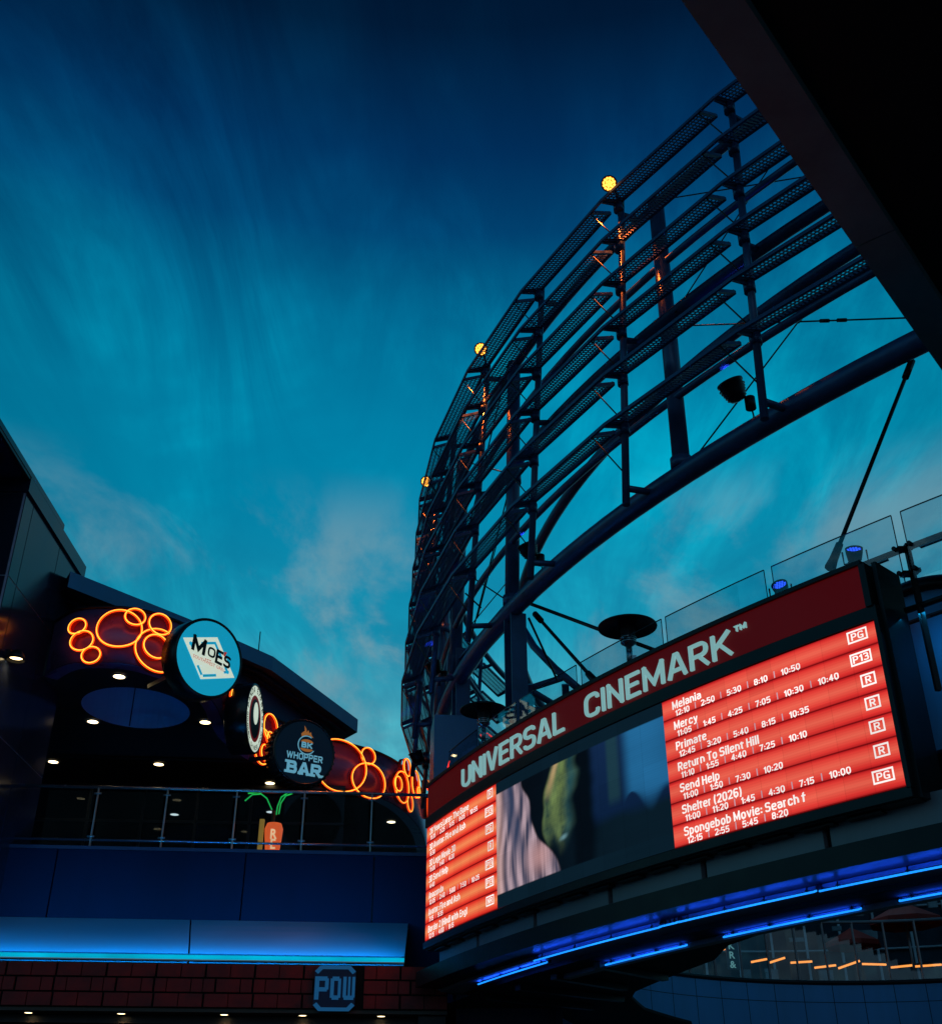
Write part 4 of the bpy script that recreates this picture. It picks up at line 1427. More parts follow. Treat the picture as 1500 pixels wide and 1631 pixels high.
def fsurf(s, z, off=0.0):
    """point on the fascia, s metres along it; off towards the plaza"""
    s = max(0, min(SLEN[-1] - 1e-4, s))
    for i in range(len(FC) - 1):
        if SLEN[i + 1] > s:
            break
    t = (s - SLEN[i]) / (SLEN[i + 1] - SLEN[i])
    a, b = FC[i], FC[i + 1]
    i0, i2 = max(i - 1, 0), min(i + 2, len(FC) - 1)
    ta = V((b[0] - FC[i0][0], b[1] - FC[i0][1], 0))
    tb = V((FC[i2][0] - a[0], FC[i2][1] - a[1], 0))
    d = ta.normalized().lerp(tb.normalized(), t).normalized()
    n = V((d.y, -d.x, 0))
    return V((a[0] + (b[0] - a[0]) * t, a[1] + (b[1] - a[1]) * t, z)) + n * off


def fhit(px, py):
    """where the line of sight meets the fascia: (s, z), nearest hit"""
    r = ray(px, py)
    best = None
    for i in range(len(FC) - 1):
        a, b = FC[i], FC[i + 1]
        ex, ey = b[0] - a[0], b[1] - a[1]
        den = r.x * ey - r.y * ex
        if abs(den) < 1e-9:
            continue
        t = (a[0] * ey - a[1] * ex) / den
        u = (a[0] * r.y - a[1] * r.x) / den
        if t > 0 and -.001 <= u <= 1.001:
            if best is None or t < best[0]:
                best = (t, SLEN[i] + u * (SLEN[i + 1] - SLEN[i]), r.z * t)
    return best


fs_ = MB()
n = len(FC)
m_ = 140
ss = [SLEN[-1] * k / m_ for k in range(m_ + 1)]
i0 = 0
for k in range(m_ + 1):
    for z, o in ((FZ0, .0), (FZ1, .0), (FZ1, -.25), (FZ0, -.25)):
        fs_.v.append(fsurf(ss[k], z, o))
for k in range(m_):
    for j in range(4):
        j2 = (j + 1) % 4
        fs_.f.append((k * 4 + j, k * 4 + j2, k * 4 + 4 + j2, k * 4 + 4 + j))
        fs_.sm.append(j == 0)
fs_.build('neon_fascia', PURPLE, hall)
cap = MB()
for z in (FZ1 - .02,):
    cap.tube([fsurf(s_, z + .03, .01) for s_ in ss], .03, 6)
cap.build('fascia_cap', BLACK, hall)
# dark ceiling with a round opening
HC, HR = (-6.52, 21.4), 1.02
outer = [fsurf(s_, FZ0 + .01, .02) for s_ in ss] + [V((6, 36, FZ0 + .01)), V((6, 40, FZ0 + .01)), V((-14, 40, FZ0 + .01)), V((-14, 19.6, FZ0 + .01))]
hole = [V((HC[0] + HR * cos(2 * pi * k / 48), HC[1] + HR * 1.08 * sin(2 * pi * k / 48), FZ0 + .01)) for k in range(48)]
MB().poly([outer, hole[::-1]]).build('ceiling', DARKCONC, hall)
WELL = mat('light_well_paint', (.34, .36, .40), .5, 0, .08, .8)
wm = MB()
for k in range(48):
    k2 = (k + 1) % 48
    wm.quad(hole[k] - V((0, 0, .0)), hole[k2], hole[k2] + V((0, 0, 1.15)), hole[k] + V((0, 0, 1.15)), sm=True)
wm.build('light_well', WELL, hall)
wm = MB().poly([[p + V((0, 0, 1.15)) for p in hole]])
wm.build('well_cap', WELL, hall)
q = 15
MB().beam(hole[q] + V((0, 0, .02)), hole[q] + V((0, 0, 1.13)), .02, .02, (1, 0, 0)).build('well_joint', BLACK, hall)
l = bpy.data.lights.new('cove_light', 'POINT')
l.color, l.energy, l.shadow_soft_size = (.002, .13, .70), 5.5, 0
lo = bpy.data.objects.new('cove_light', l)
COL.objects.link(lo)
lo.parent = hall
lo.location = V((HC[0] + .35, HC[1] - .2, FZ0 + .55)) - V(hall.location)
# downlights: lit things of their own
dls = [((190, 1077), 'downlight at the front of the dark ceiling, below the leftmost orange rings'),
       ((148, 1149), 'downlight left of the round blue opening in the dark ceiling'),
       ((327, 1150), 'downlight right of the round blue opening in the dark ceiling'),
       ((85, 1213), 'leftmost downlight at the back of the dark ceiling beside the tower'),
       ((253, 1217), 'downlight midway along the back of the dark ceiling'),
       ((430, 1247), 'downlight just below the white ringed round sign, at the ceiling edge'),
       ((510, 1323), 'downlight seen through the railing glass below the black round sign'),
       ((623, 1309), 'rightmost downlight of the balcony seen through the railing glass'),
       ((278, 1297), 'downlight seen through the railing glass left of the green neon fronds'),
       ((431, 1293), 'downlight right behind the green neon fronds')]
for (px, py), lb in dls:
    p = at_z(px, py, FZ0)
    t = thing('ceiling_downlight', (p.x, p.y, FZ0), lb, 'downlight', 'warm downlights in the balcony ceiling')
    P0 = V((p.x, p.y, FZ0))
    MB().lathe(P0, (0, 0, -1), [(.001, .012), (.105, .012)], 24, sm=False).build('lens', WARM, t)
    MB().lathe(P0, (0, 0, -1), [(.105, .0), (.105, .016), (.145, .016), (.15, .0)], 24).build('trim_ring', ALU, t)
# shopfront under the ceiling
Q0, Q1 = V((-10.2, 25.8, 0)), V((-2.9, 26.3, 0))
gd = (Q1 - Q0).normalized()
MB().quad(Q0 + V((0, 0, 5)), Q1 + V((0, 0, 5)), Q1 + V((0, 0, 8.2)), Q0 + V((0, 0, 8.2))).build('shopfront_glass', GLASS2, hall)
bk = Q0 + V((0, 2.5, 0))
MB().box((-6.5, 29.6, 6.6), (3.6, 0, 0), (0, .1, 0), (0, 0, 1.6)).build('shop_interior', mat('shop_interior_paint', (.008, .016, .045), .8, 0, .3, .6, spec=.1), hall)
mu = MB()
for k in range(6):
    q = Q0 + gd * (1.2 * k + .4)
    mu.beam(q + V((0, -.03, 5)), q + V((0, -.03, 8.2)), .06, .06, (1, 0, 0))
mu.beam(Q0 + V((0, -.03, 8.12)), Q1 + V((0, -.03, 8.12)), .06, .08).beam(Q0 + V((0, -.03, 7.3)), Q1 + V((0, -.03, 7.3)), .05, .05)
mu.build('shopfront_mullion', BLACK, hall)

# upper wall and eave above the neon
ev = [V((-7.60, 19.55, 0)), V((-5.8, 21.66, 0)), V((-4.35, 23.6, 0)), V((-2.82, 27.51, 0))]
inn = [V((-8.6, 20.6, 0)), V((-6.5, 22.3, 0)), V((-4.95, 23.9, 0)), V((-3.62, 27.35, 0))]
far_ = [V((-10, 24, 0)), V((-8, 26, 0)), V((-6.5, 27, 0)), V((-4.2, 29.4, 0))]
EZ = 9.93
uw = MB()
for a, b in zip(inn, inn[1:]):
    d_ = (b - a).normalized()
    uw.quad(a + V((0, 0, 9.37)), b + V((0, 0, 9.37)), b + V((0, 0, EZ)), a + V((0, 0, EZ)))
e_ = inn[-1]
uw.quad(e_ + V((0, 0, 9.37)), e_ + V((-2.2, 2.0, 9.37)), e_ + V((-2.2, 2.0, EZ)), e_ + V((0, 0, EZ)))
uw.build('upper_wall', mat('upper_wall_paint', (.05, .14, .30), .6, 0, .12, .6, streak=True, spec=.2), hall)
roof = MB()
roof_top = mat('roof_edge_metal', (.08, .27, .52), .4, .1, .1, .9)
for (a, b), (c, d_), (e1, e2) in zip(zip(ev, ev[1:]), zip(inn, inn[1:]), zip(far_, far_[1:])):
    zt, zb = 10.26, 9.93
    roof.quad(a + V((0, 0, zb)), b + V((0, 0, zb)), b + V((0, 0, zt)), a + V((0, 0, zt)))
    roof.quad(a + V((0, 0, zt)), b + V((0, 0, zt)), e2 + V((0, 0, zt + .5)), e1 + V((0, 0, zt + .5)))
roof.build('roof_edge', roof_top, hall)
rend = MB()
b = ev[-1]
rend.quad(b + V((0, 0, 9.93)), far_[-1] + V((0, 0, 9.93)), far_[-1] + V((0, 0, 10.76)), b + V((0, 0, 10.26)))
rend.build('roof_gable', roof_top, hall)
un = MB()
for (a, b), (c, d_) in zip(zip(ev, ev[1:]), zip(inn, inn[1:])):
    un.quad(a + V((0, 0, 9.925)), b + V((0, 0, 9.925)), d_ + V((0, 0, 9.925)), c + V((0, 0, 9.925)))
un.quad(ev[-1] + V((0, 0, 9.925)), far_[-1] + V((0, 0, 9.925)), inn[-1] + V((-2.2, 2.0, 9.925)), inn[-1] + V((0, 0, 9.925)))
un.build('eave_underside', BLACK, hall)
sg = MB()
for (a, b), (c, d_) in zip(zip(ev, ev[1:]), zip(inn, inn[1:])):
    for w in (.34, .7):
        sg.beam(a.lerp(c, w) + V((0, 0, 9.9)), b.lerp(d_, w) + V((0, 0, 9.9)), .05, .05)
sg.build('eave_batten', DARKWALL, hall)
pt = at_z(414, 1013, 10.5)
MB().tube([pt - V((0, 0, .35)), pt + V((0, 0, .1))], .012, 6).build('antenna', BLACK, hall)

# ---------------------------------------------------------------- neon rings
rings = [
    (129.2, 1002.5, 12, 'small orange neon ring, topmost of the three small ones by the tower'),
    (135.8, 1025.9, 15.5, 'small orange neon ring in the middle of the three small ones by the tower'),
    (149, 1049, 12.8, 'small orange neon ring lowest of the three small ones by the tower'),
    (190, 1005.6, 29, 'large orange neon ring with a small ring across its top right, near the tower'),
    (213.6, 987.6, 12.5, 'small orange neon ring crossing the top right of the large left ring'),
    (248.9, 999, 16, 'medium orange neon ring above the large one that touches the teal round sign'),
    (247, 1039.7, 33, 'large orange neon ring running behind the left side of the teal round sign'),
    (243, 1033.8, 18, 'orange neon ring inside the large ring beside the teal round sign'),
    (356, 1110, 11, 'orange neon ring mostly hidden below the teal round sign'),
    (372, 1112, 18, 'orange neon ring seen edge on between teal sign and white ringed sign'),
    (421, 1160, 20, 'orange neon ring arching between the white ringed sign and the black round sign'),
    (419.6, 1177, 9, 'small orange neon ring squeezed between white ringed sign and black round sign'),
    (413, 1200, 12, 'orange neon ring at the foot of the white ringed sign, the inner of two'),
    (408, 1190, 27, 'large orange neon ring whose lower curve shows under the white ringed sign'),
    (535, 1222, 40, 'biggest orange neon ring, emerging from behind the black round sign'),
    (581, 1206.6, 12.5, 'small orange neon ring standing above the sky line right of the biggest ring'),
    (582, 1246, 26.5, 'tall orange neon ring overlapping the right side of the biggest ring'),
    (639, 1224, 13, 'small orange neon ring on top of the second cluster, against the sky'),
    (633, 1255, 23.5, 'tall orange neon ring in the middle of the second cluster'),
    (653, 1250, 20, 'dimmer orange neon ring at the back right of the second cluster'),
    (625, 1250, 11, 'small orange neon ring inside the tall ring of the second cluster'),
    (658, 1263, 8, 'tiny orange neon ring at the lower right of the second cluster'),
    (644, 1280.5, 12.5, 'orange neon ring hanging lowest in the second cluster, near the handrail'),
    (672, 1251, 7, 'tiny narrow orange neon ring just left of the red title band tip'),
    (675, 1286, 17, 'narrow orange neon ring at the left tip of the cinema sign, seen nearly edge on')]
for n_, (px, py, hh, lb) in enumerate(rings):
    c, tp, bt = fhit(px, py), None, None
    if c is None:
        continue
    t_, s0, z0 = c
    dist = t_ * F
    dirr = ray(px, py)
    perp = hypot(hypot(dirr.x, dirr.y), dirr.z)
    depth = t_ * F
    r = hh / F * depth / cos(math.asin(dirr.z / dirr.length))
    r = min(r, .62)
    rx = r * (1.18 if n_ in (14, 16) else 1.0)
    P = [fsurf(s0 + rx * cos(2 * pi * k / 48), z0 + r * sin(2 * pi * k / 48), .13 + .012 * (n_ % 3)) for k in range(48)]
    cpt = fsurf(s0, z0, .1)
    t = thing('neon_ring', cpt, lb, 'neon ring', 'orange neon rings on the curved fascia')
    gt = MB().tube(P, .022, 8, closed=True).build('glass_tube', NEON, t)
    o_ = .13 + .012 * (n_ % 3) + .022
    MB().tube([fsurf(s0 + rx * cos(2 * pi * k / 48), z0 + r * sin(2 * pi * k / 48), o_) for k in range(48)], .0095, 6, closed=True).build('tube_core', NEONCORE, gt)
    ch = MB()
    for k in range(48):
        k2 = (k + 1) % 48
        q = [fsurf(s0 + (rx + .012) * cos(2 * pi * j / 48), z0 + (r + .012) * sin(2 * pi * j / 48), o) for j, o in ((k, .004), (k2, .004), (k2, .10), (k, .10))]
        ch.quad(*q, sm=True)
    ch.build('channel', REDPAINT, t)

# ---------------------------------------------------------------- round signs
TEALFACE = mat('teal_lightbox_face', (.02, .30, .42), .4, 0, .03, 1, emit=(.004, .27, .43), estr=.95)
CREAM = mat('cream_lightbox_ink', (.7, .75, .65), .5, 0, .03, 1, emit=(.62, .72, .58), estr=.85)
INK = mat('black_ink', (.01, .012, .015), .5, 0, .05, 1)
REDINK = mat('red_ink', (.4, .03, .02), .5, 0, .05, 1, emit=(.5, .03, .02), estr=.6)
DEEPRED = mat('maroon_ink', (.14, .01, .012), .5, 0, .05, 1, emit=(.20, .008, .010), estr=.5)
ICE = mat('pale_blue_ink', (.25, .45, .5), .5, 0, .04, 1, emit=(.12, .36, .46), estr=.75)
ORG = mat('orange_ink', (.5, .2, .05), .5, 0, .05, 1, emit=(.42, .14, .025), estr=.55)
CASE2 = mat('gloss_black_case', (.008, .008, .010), .3, 0, .15, 2)


class Face:
    """flat sign face: x right, y up, o outwards"""

    def __init__(s, c, n, roll=0.0):
        s.c, s.n = V(c), V(n).normalized()
        s.x = V((0, 0, 1)).cross(s.n).normalized()
        s.y = s.n.cross(s.x)
        if roll:
            cx_, sx_ = cos(roll), sin(roll)
            s.x, s.y = s.x * cx_ + s.y * sx_, s.y * cx_ - s.x * sx_

    def __call__(s, x, y, o=0.0):
        return s.c + s.x * x + s.y * y + s.n * o


def disk(mb, f, r0, r1, o, cx=0, cy=0, sx=1.0, sy=1.0, n=48, a0=0, a1=2 * pi):
    for k in range(n):
        a, b = a0 + (a1 - a0) * k / n, a0 + (a1 - a0) * (k + 1) / n
        mb.quad(f(cx + r0 * sx * cos(a), cy + r0 * sy * sin(a), o), f(cx + r1 * sx * cos(a), cy + r1 * sy * sin(a), o),
                f(cx + r1 * sx * cos(b), cy + r1 * sy * sin(b), o), f(cx + r0 * sx * cos(b), cy + r0 * sy * sin(b), o))
    return mb


def shape(mb, f, pts, o):
    return mb.poly([[f(x, y, o) for x, y in pts]])


def centred(mb, f, txt, size, cx, y, o, maxw=None, **kw):
    vs, fs = text2d(txt, size, **kw)
    mn, mx = min(v.x for v in vs), max(v.x for v in vs)
    k = 1.0 if maxw is None else maxw / (mx - mn)
    mb.raw([f(cx + (v.x - (mn + mx) / 2) * k, y + v.y, o + v.z) for v in vs], fs)
    return mb


def round_sign(px, py, d, n, R, dep, lb):
    c = at_depth(px, py, d)
    t = thing('round_sign', c, lb, 'sign', 'round blade signs on the neon fascia')
    f = Face(c, n)
    MB().lathe(c, f.n, [(.001, -dep), (R * .97, -dep), (R, -dep + .02), (R, -.02), (R * .985, .0), (R * .935, .0), (R * .93, -.02)], 64).build('sign_case', CASE2, t)
    # arm to the fascia
    s0 = fhit(px - 30, py)
    back = c - f.n * dep * .5
    tgt = min((fsurf(s_, 8.6, .0) for s_ in ss), key=lambda q: (V((q.x, q.y, 0)) - V((back.x, back.y, 0))).length)
    MB().beam(back, V((tgt.x, tgt.y, back.z)), .06, .08).build('arm', BLACK, t)
    return t, f


# teal sign with a white diamond
t, f = round_sign(333.5, 1048, 19.6, (.735, -.67, -.09), .69, .40, 'round teal lightbox sign with white diamond and black lettering, largest at the left')
f0 = f
f = lambda x, y, o=0.0: f0(x * .914, y * .914, o)
R = .70
disk(MB(), f, 0.001, R, -.015).build('sign_face', TEALFACE, t)
sk = lambda x, y, o=0.0: f(x * .98 + y * .0, y - .16 * 0 * x, o)
dm = [(-.60, .16), (-.02, .49), (.60, -.16), (.02, -.49)]
dm = [(-.62, .20), (.10, .44), (.62, -.20), (-.10, -.44)]
ring_ = MB()
shape(ring_, f, dm, -.008)
ring_.build('sign_diamond', CREAM, t)
tl = MB()


def stripe(a, b, w):
    a, b = V((*a, 0)), V((*b, 0))
    d_ = (b - a).normalized()
    n_ = V((-d_.y, d_.x, 0)) * w
    shape(tl, f, [(a.x, a.y), (b.x, b.y), (b.x + n_.x, b.y + n_.y), (a.x + n_.x, a.y + n_.y)], -.003)


ins = [tuple(.78 * q for q in p) for p in dm]
D = [V((*p, 0)) for p in ins]
for a, b, w in ((D[1].lerp(D[0], .0), D[1].lerp(D[0], .55), .05), (D[1], D[1].lerp(D[2], .50), -.05), (D[0], D[0].lerp(D[1], .22), -.05), (D[0], D[0].lerp(D[3], .2), .05),
                (D[3], D[3].lerp(D[2], .5), -.05), (D[3], D[3].lerp(D[0], .3), .05), (D[2], D[2].lerp(D[3], .2), -.05), (D[2], D[2].lerp(D[1], .22), .05)):
    tl = MB()
    stripe((a.x, a.y), (b.x, b.y), w)
    tl.build('sign_stripe', TEALFACE, t)
for chh, hq, x0, y0, kw in (('M', .30, -.42, .04, dict(wid=.62, th=.23)), ('O', .19, -.06, .03, dict(wid=.72, th=.20)),
                            ('E', .27, .125, -.05, dict(wid=.5, th=.20)), ('S', .23, .315, -.065, dict(wid=.52, th=.21))):
    lt = MB()
    lay(lt, chh, hq, lambda v: f(x0 + v.x, y0 + v.y - .13 * v.x, .002 + v.z), **kw)
    lt.build('sign_letter', INK, t)
l2 = MB()
centred(l2, lambda x, y, o: f(x, y - .10 * x, o), 'SOUTHWEST GRILL', .085, 0.02, -.125, .002, maxw=.74)
shape(l2, f, [(.30, .215), (.36, .215), (.325, .125), (.295, .13)], .003)
for k in range(3):
    shape(l2, f, [(-.09 + k * .05, -.035), (-.055 + k * .05, -.04), (-.055 + k * .05, -.055), (-.09 + k * .05, -.05)], .002)
l2.build('sign_small_lettering', REDINK, t)

# sign seen almost edge-on with a lettered white ring
t, f = round_sign(407, 1145, 23.6, (.998, -.075, .0), .715, .46, 'round sign seen nearly edge on, white lettered ring round a maroon centre')
disk(MB(), f, .47, .70, -.012).build('lettered_ring', CREAM, t)
disk(MB(), f, .001, .47, -.013).build('centre_disc', DEEPRED, t)
disk(MB(), f, .001, .40, -.010, sx=.92).build('centre_field', INK, t)
disk(MB(), f, .001, .20, -.006, .02, .12, .95, 1.15).build('centre_emblem', CREAM, t)


def ring_text(mb, txt, r, size, a_mid, span, inward=False):
    n_ = len(txt)
    for i, chh in enumerate(txt):
        if chh == ' ':
            continue
        a = a_mid + (span / 2 - span * i / (n_ - 1)) * (-1 if inward else 1)
        vs, fs, gw = glyphs(chh, size * .72, wid=.6, th=.2)
        vs = [V((v.x - gw / 2, v.y, v.z)) for v in vs]
        th = a - pi / 2 + (pi if inward else 0)
        c_, s_ = cos(th), sin(th)
        rr = r + (size * .35 if inward else -size * .35)
        mb.raw([f(rr * cos(a) + (v.x * c_ - v.y * s_), rr * sin(a) + (v.x * s_ + v.y * c_), -.006) for v in vs], fs)


rt_ = MB()
ring_text(rt_, 'PANDA EXPRESS', .585, .17, pi / 2, rad(165))
ring_text(rt_, 'GOURMET CHINESE FOOD', .585, .13, -pi / 2, rad(160), True)
rt_.build('sign_lettering', INK, t)

# black bottle-cap sign
SGR = .70
t, f = round_sign(485, 1198, 24.3, (.52, -.84, -.06), SGR, .46, 'round black bottle cap shaped sign with small flame emblem and pale blue lettering')
f0 = f
f = lambda x, y, o=0.0: f0(x * .909, y * .909, o)
fl_ = MB()
for k in range(36):
    a = 2 * pi * k / 36
    fl_.tube([f0(.705 * cos(a), .705 * sin(a), -.42), f0(.705 * cos(a), .705 * sin(a), -.05)], .028, 6)
fl_.build('fluted_rim', CASE2, t)
BLKF = mat('black_sign_face', (.006, .012, .022), .35, 0, .1, 1, emit=(.002, .008, .018), estr=.4)
disk(MB(), f, .001, .72, -.015).build('sign_face', BLKF, t)
lt = MB()
kw = dict(wid=.80, th=.24, gap=.14, vth=.2)
w_ = glyphs('WHOPPER', .155, **kw)[2]
kq = .90 / w_
lay(lt, 'WHOPPER', .155, lambda v: f(-.43 + v.x * kq, -.19 + v.y, -.006 + v.z), **kw)
lt.build('sign_lettering', ICE, t)
lt = MB()
kw = dict(wid=.78, th=.30, gap=.12, vth=.24)
w_ = glyphs('BAR', .29, **kw)[2]
kq = .86 / w_
lay(lt, 'BAR', .29, lambda v: f(-.40 + v.x * kq, -.53 + v.y, -.006 + v.z), **kw)
for x0, x1, z0 in ((-.45, -.36, -.53), (-.45, -.36, -.30), (-.12, .02, -.53), (.08, .22, -.53), (.24, .32, -.53), (.42, .53, -.53), (.24, .32, -.30)):
    lt.quad(f(x0, z0, -.0035), f(x1, z0, -.0035), f(x1, z0 + .06, -.0035), f(x0, z0 + .06, -.0035))
lt.build('sign_lettering', ICE, t)
lg = MB()
disk(lg, f, .20, .225, -.006, .04, .17, a0=rad(60), a1=rad(330))
lay(lg, 'BK', .135, lambda v: f(-.09 + v.x, .10 + v.y, -.004 + v.z), wid=.72, th=.26, gap=.1)
lg.build('sign_emblem', ICE, t)
bn = MB()
disk(bn, f, .001, .155, -.0075, .045, .235, 1, .45, 24, 0, pi)
disk(bn, f, .001, .155, -.0075, .045, .085, 1, .45, 24, pi, 2 * pi)
shape(bn, f, [(-.10, .34), (-.12, .42), (-.04, .50), (-.06, .62), (.0, .54), (.01, .47), (.05, .53), (.08, .46), (.12, .49), (.14, .42), (.20, .36), (.14, .38), (.06, .41), (-.02, .39)], -.0075)
bn.build('sign_flame', ORG, t)

# ---------------------------------------------------------------- balcony railing
br = thing('balcony_railing', (-4.5, wy(-4.5), 5.1), 'glass balcony railing with slim steel handrail in front of the dark food hall ceiling', 'railing')
MB().tube([V((x, wy(x), 6.22)) - FN * .12 for x in (-8.0, -4.5, .3)], .028, 10).build('handrail', CHROME, br)
MB().tube([V((x, wy(x), 5.30)) - FN * .12 for x in (-8.0, -4.5, .3)], .02, 8).build('bottom_rail', CHROME, br)
px_ = [-7.75, -6.05, -4.42, -4.08 + .0, -2.68, -1.18, .3]
px_ = []
for xx in (150, 262, 374, 483, 592, 700):
    px_.append(at_wall(xx, 1310, .12).x)
for x in px_:
    q = V((x, wy(x), 0)) - FN * .12
    pm = MB().beam(q + V((0, 0, 5.12)), q + V((0, 0, 6.2)), .06, .018, (1, 0, 0))
    for z in (5.35, 6.1):
        pm.tube([q + V((-.06, -.03, z)), q + V((.06, -.03, z))], .018, 8)
    pm.build('post', ALU, br)
xs2 = [-8.0] + px_
for a, b in zip(xs2, xs2[1:]):
    q0, q1 = V((a + .05, wy(a + .05), 0)) - FN * .10, V((b - .05, wy(b - .05), 0)) - FN * .10
    MB().quad(q0 + V((0, 0, 5.2)), q1 + V((0, 0, 5.2)), q1 + V((0, 0, 6.15)), q0 + V((0, 0, 6.15))).build('glass_panel', glassmat('railing_glass', (.60, .72, .90), .03, 1.402, .008), br)

# reflection of a neon palm sign, built as a solid sign on the balcony
p = at_wall(428, 1335, 2.2)
ps = thing('palm_sign', (p.x, p.y, 5.0), 'upright red and yellow neon sign with green palm fronds behind the railing glass', 'sign')
gp = lambda x, y: at_wall(x, y, 2.2)
gr_ = MB()
for pts in ([(395, 1264), (412, 1262), (425, 1272), (433, 1290)], [(460, 1262), (448, 1270), (442, 1285), (440, 1298)], [(466, 1264), (455, 1268), (447, 1280), (444, 1297)], [(390, 1276), (402, 1266), (414, 1265)]):
    gr_.tube([gp(*q) for q in pts], .014, 6)
gr_.build('frond_tube', emis('green_neon_tube', (.02, .6, .10), .8), ps)
c1, c2 = gp(420, 1318), gp(441, 1362)
cc = (c1 + c2) / 2
hz = abs(c1.z - c2.z) / 2 + .12
MB().lathe(cc + V((.03, .12, 0)), (0, 0, 1), [(.09, -hz), (.12, -hz + .05), (.165, hz * .3), (.175, hz - .12), (.14, hz - .02), (.05, hz)], 28).build('sign_body', mat('glowing_orange_body', (.5, .08, .03), .4, emit=(1.0, .13, .025), estr=.85), ps)
MB().box(cc + V((-.20, .06, .05)), FE * .045, FN * .04, (0, 0, abs(c1.z - c2.z) / 2 + .12)).build('sign_edge', mat('yellow_edge', (.4, .3, .05), .4, emit=(.5, .26, .03), estr=.5), ps)
lt = MB()
for chh, yy in (('R', 1334), ('E', 1350)):
    q = gp(428, yy + 4)
    add_text(lt, chh, .26, lambda v: q + FE * (v.x * .8 + .02) + V((0, 0, v.y)) + FN * .10, bold=.03)
lt.build('sign_lettering', emis('warm_white_neon', (1, .55, .25), 1.2), ps)
MB().tube([V((cc.x, cc.y + .12, 5.0)), V((cc.x, cc.y + .12, gp(440, 1290).z))], .04, 8).build('post', BLACK, ps)

# ---------------------------------------------------------------- blue lit canopy
cn = thing('lit_canopy', (-4.5, 18.5, 2.8), 'sloping canopy over the shops washed in blue light with bright lip', 'canopy')
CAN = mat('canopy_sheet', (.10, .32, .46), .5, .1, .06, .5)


def cp(px, w):
    """point on the canopy: px along the wall (x), w 0 = lip, 1 = wall"""
    lo = V((px, wy(px), 2.86)) - FN * (-2.92)
    hi = V((px * 1.0, wy(px), 3.98)) - FN * (-.02)
    return lo.lerp(hi, w)


xr = -1.215
xj = -4.24
TOPX = {-10: -11.0, xr: -1.07}
for x0, x1 in ((-10, xj - .012), (xj + .012, xr)):
    a, b = cp(x0, .06), cp(x1, .06)
    t0_, t1_ = TOPX.get(x0, -4.66 + (x0 - xj)), TOPX.get(x1, -4.66 + (x1 - xj))
    c, d_ = V((t1_, wy(t1_), 3.98)) + FN * .02, V((t0_, wy(t0_), 3.98)) + FN * .02
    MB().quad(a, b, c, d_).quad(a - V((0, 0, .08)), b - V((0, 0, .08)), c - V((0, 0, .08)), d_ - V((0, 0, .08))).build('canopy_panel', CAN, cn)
l0, l1 = cp(-10, 0), cp(xr, 0)
MB().beam(l0 + V((0, 0, .05)), l1 + V((0, 0, .05)), .035, .055).build('lip', CYANLED, cn)
MB().beam(l0 + V((0, .0, .09)) + FN * .0, l1 + V((0, 0, .09)), .05, .014).build('lip_cover', DARKWALL, cn)
MB().beam(l0 + V((0, 0, .012)), l1 + V((0, 0, .012)), .06, .016).build('lip_rail', CHROME, cn)
L = (l1 - l0).length
mid = (l0 + l1) / 2 + V((0, 0, .20)) + FN * .28
l = bpy.data.lights.new('lip_strip', 'AREA')
l.shape, l.size, l.size_y, l.color, l.energy = 'RECTANGLE', L, .05, (.0005, .27, .70), 190
l.spread = rad(85)
lo = bpy.data.objects.new('lip_strip', l)
COL.objects.link(lo)
lo.parent = cn
lo.location = mid - V(cn.location)
xx = (l1 - l0).normalized()
zz_ = -((cp(-4, .25) - mid).normalized())
zz_ = (zz_ - xx * zz_.dot(xx)).normalized()
lo.rotation_euler = Matrix((xx, zz_.cross(xx), zz_)).transposed().to_euler()

# ---------------------------------------------------------------- block-built shopfront
st = thing('block_shopfront', (-3, 17.2, -1.6), 'shopfront fascia built of dark red blocks with black joints along the bottom', 'shopfront')
BO = -2.97
XE = -.60
bz0, bz1 = 2.245, 2.82
wbox(MB(), -12, XE, bz0, bz1, BO, BO + .5).build('fascia_backing', MORTAR, st)
bk_, bk2 = MB(), MB()
rows_ = 3
h = (bz1 - bz0) / rows_
p_edge = []
wl_ = .335
random.seed(3)
for r_ in range(rows_):
    z0 = bz0 + h * r_ + .012
    z1 = bz0 + h * (r_ + 1) - .012
    x = -12 + (.16 if r_ == 1 else 0)
    k = 0
    while x < XE - .025:
        ws = [.315, .315] if r_ != 1 else [.315, .15, .15]
        w = ws[k % len(ws)]
        gap = .014 if (k % len(ws)) == 0 and r_ == 1 else (.03 if k % 2 else .012)
        x1 = min(x + w, XE - .01)
        if x1 - x > .05 and not (-2.335 < x1 and x < -1.765):
            wbox(bk_ if x < -2.05 else bk2, x, x1, z0, z1, BO - .03 - random.random() * .006, BO - .001)
        elif x1 - x > .05:
            if x < -2.335:
                wbox(bk_, x, -2.335, z0, z1, BO - .03, BO - .001)
            if x1 > -1.765:
                wbox(bk2, -1.765, x1, z0, z1, BO - .03, BO - .001)
        x = x + w + gap
        k += 1
bk_.build('block_facing', BRICK, st)
bk2.build('block_facing', BRICK, st)
SANDS = mat('warm_soffit_paint', (.10, .07, .05), .6, 0, .1, 1)
wbox(MB(), -12, XE, bz0 - .05, bz0 - .004, BO + .01, BO + 1.9).build('soffit', SANDS, st)
wbox(MB(), -12, XE, bz0 - .16, bz0 - .055, BO + .34, BO + .40).build('soffit_beam', BLACK, st)
wbox(MB(), -12, -1.16, -1.6, bz0 - .06, BO + 1.9, BO + 2.0).build('shop_wall', mat('shop_wall_paint', (.03, .02, .018), .5, 0, .3, 1), st)
wbox(MB(), -1.0, -.62, -1.6, bz0 - .06, BO + .1, BO + .5).build('end_pier', BLACK, st)
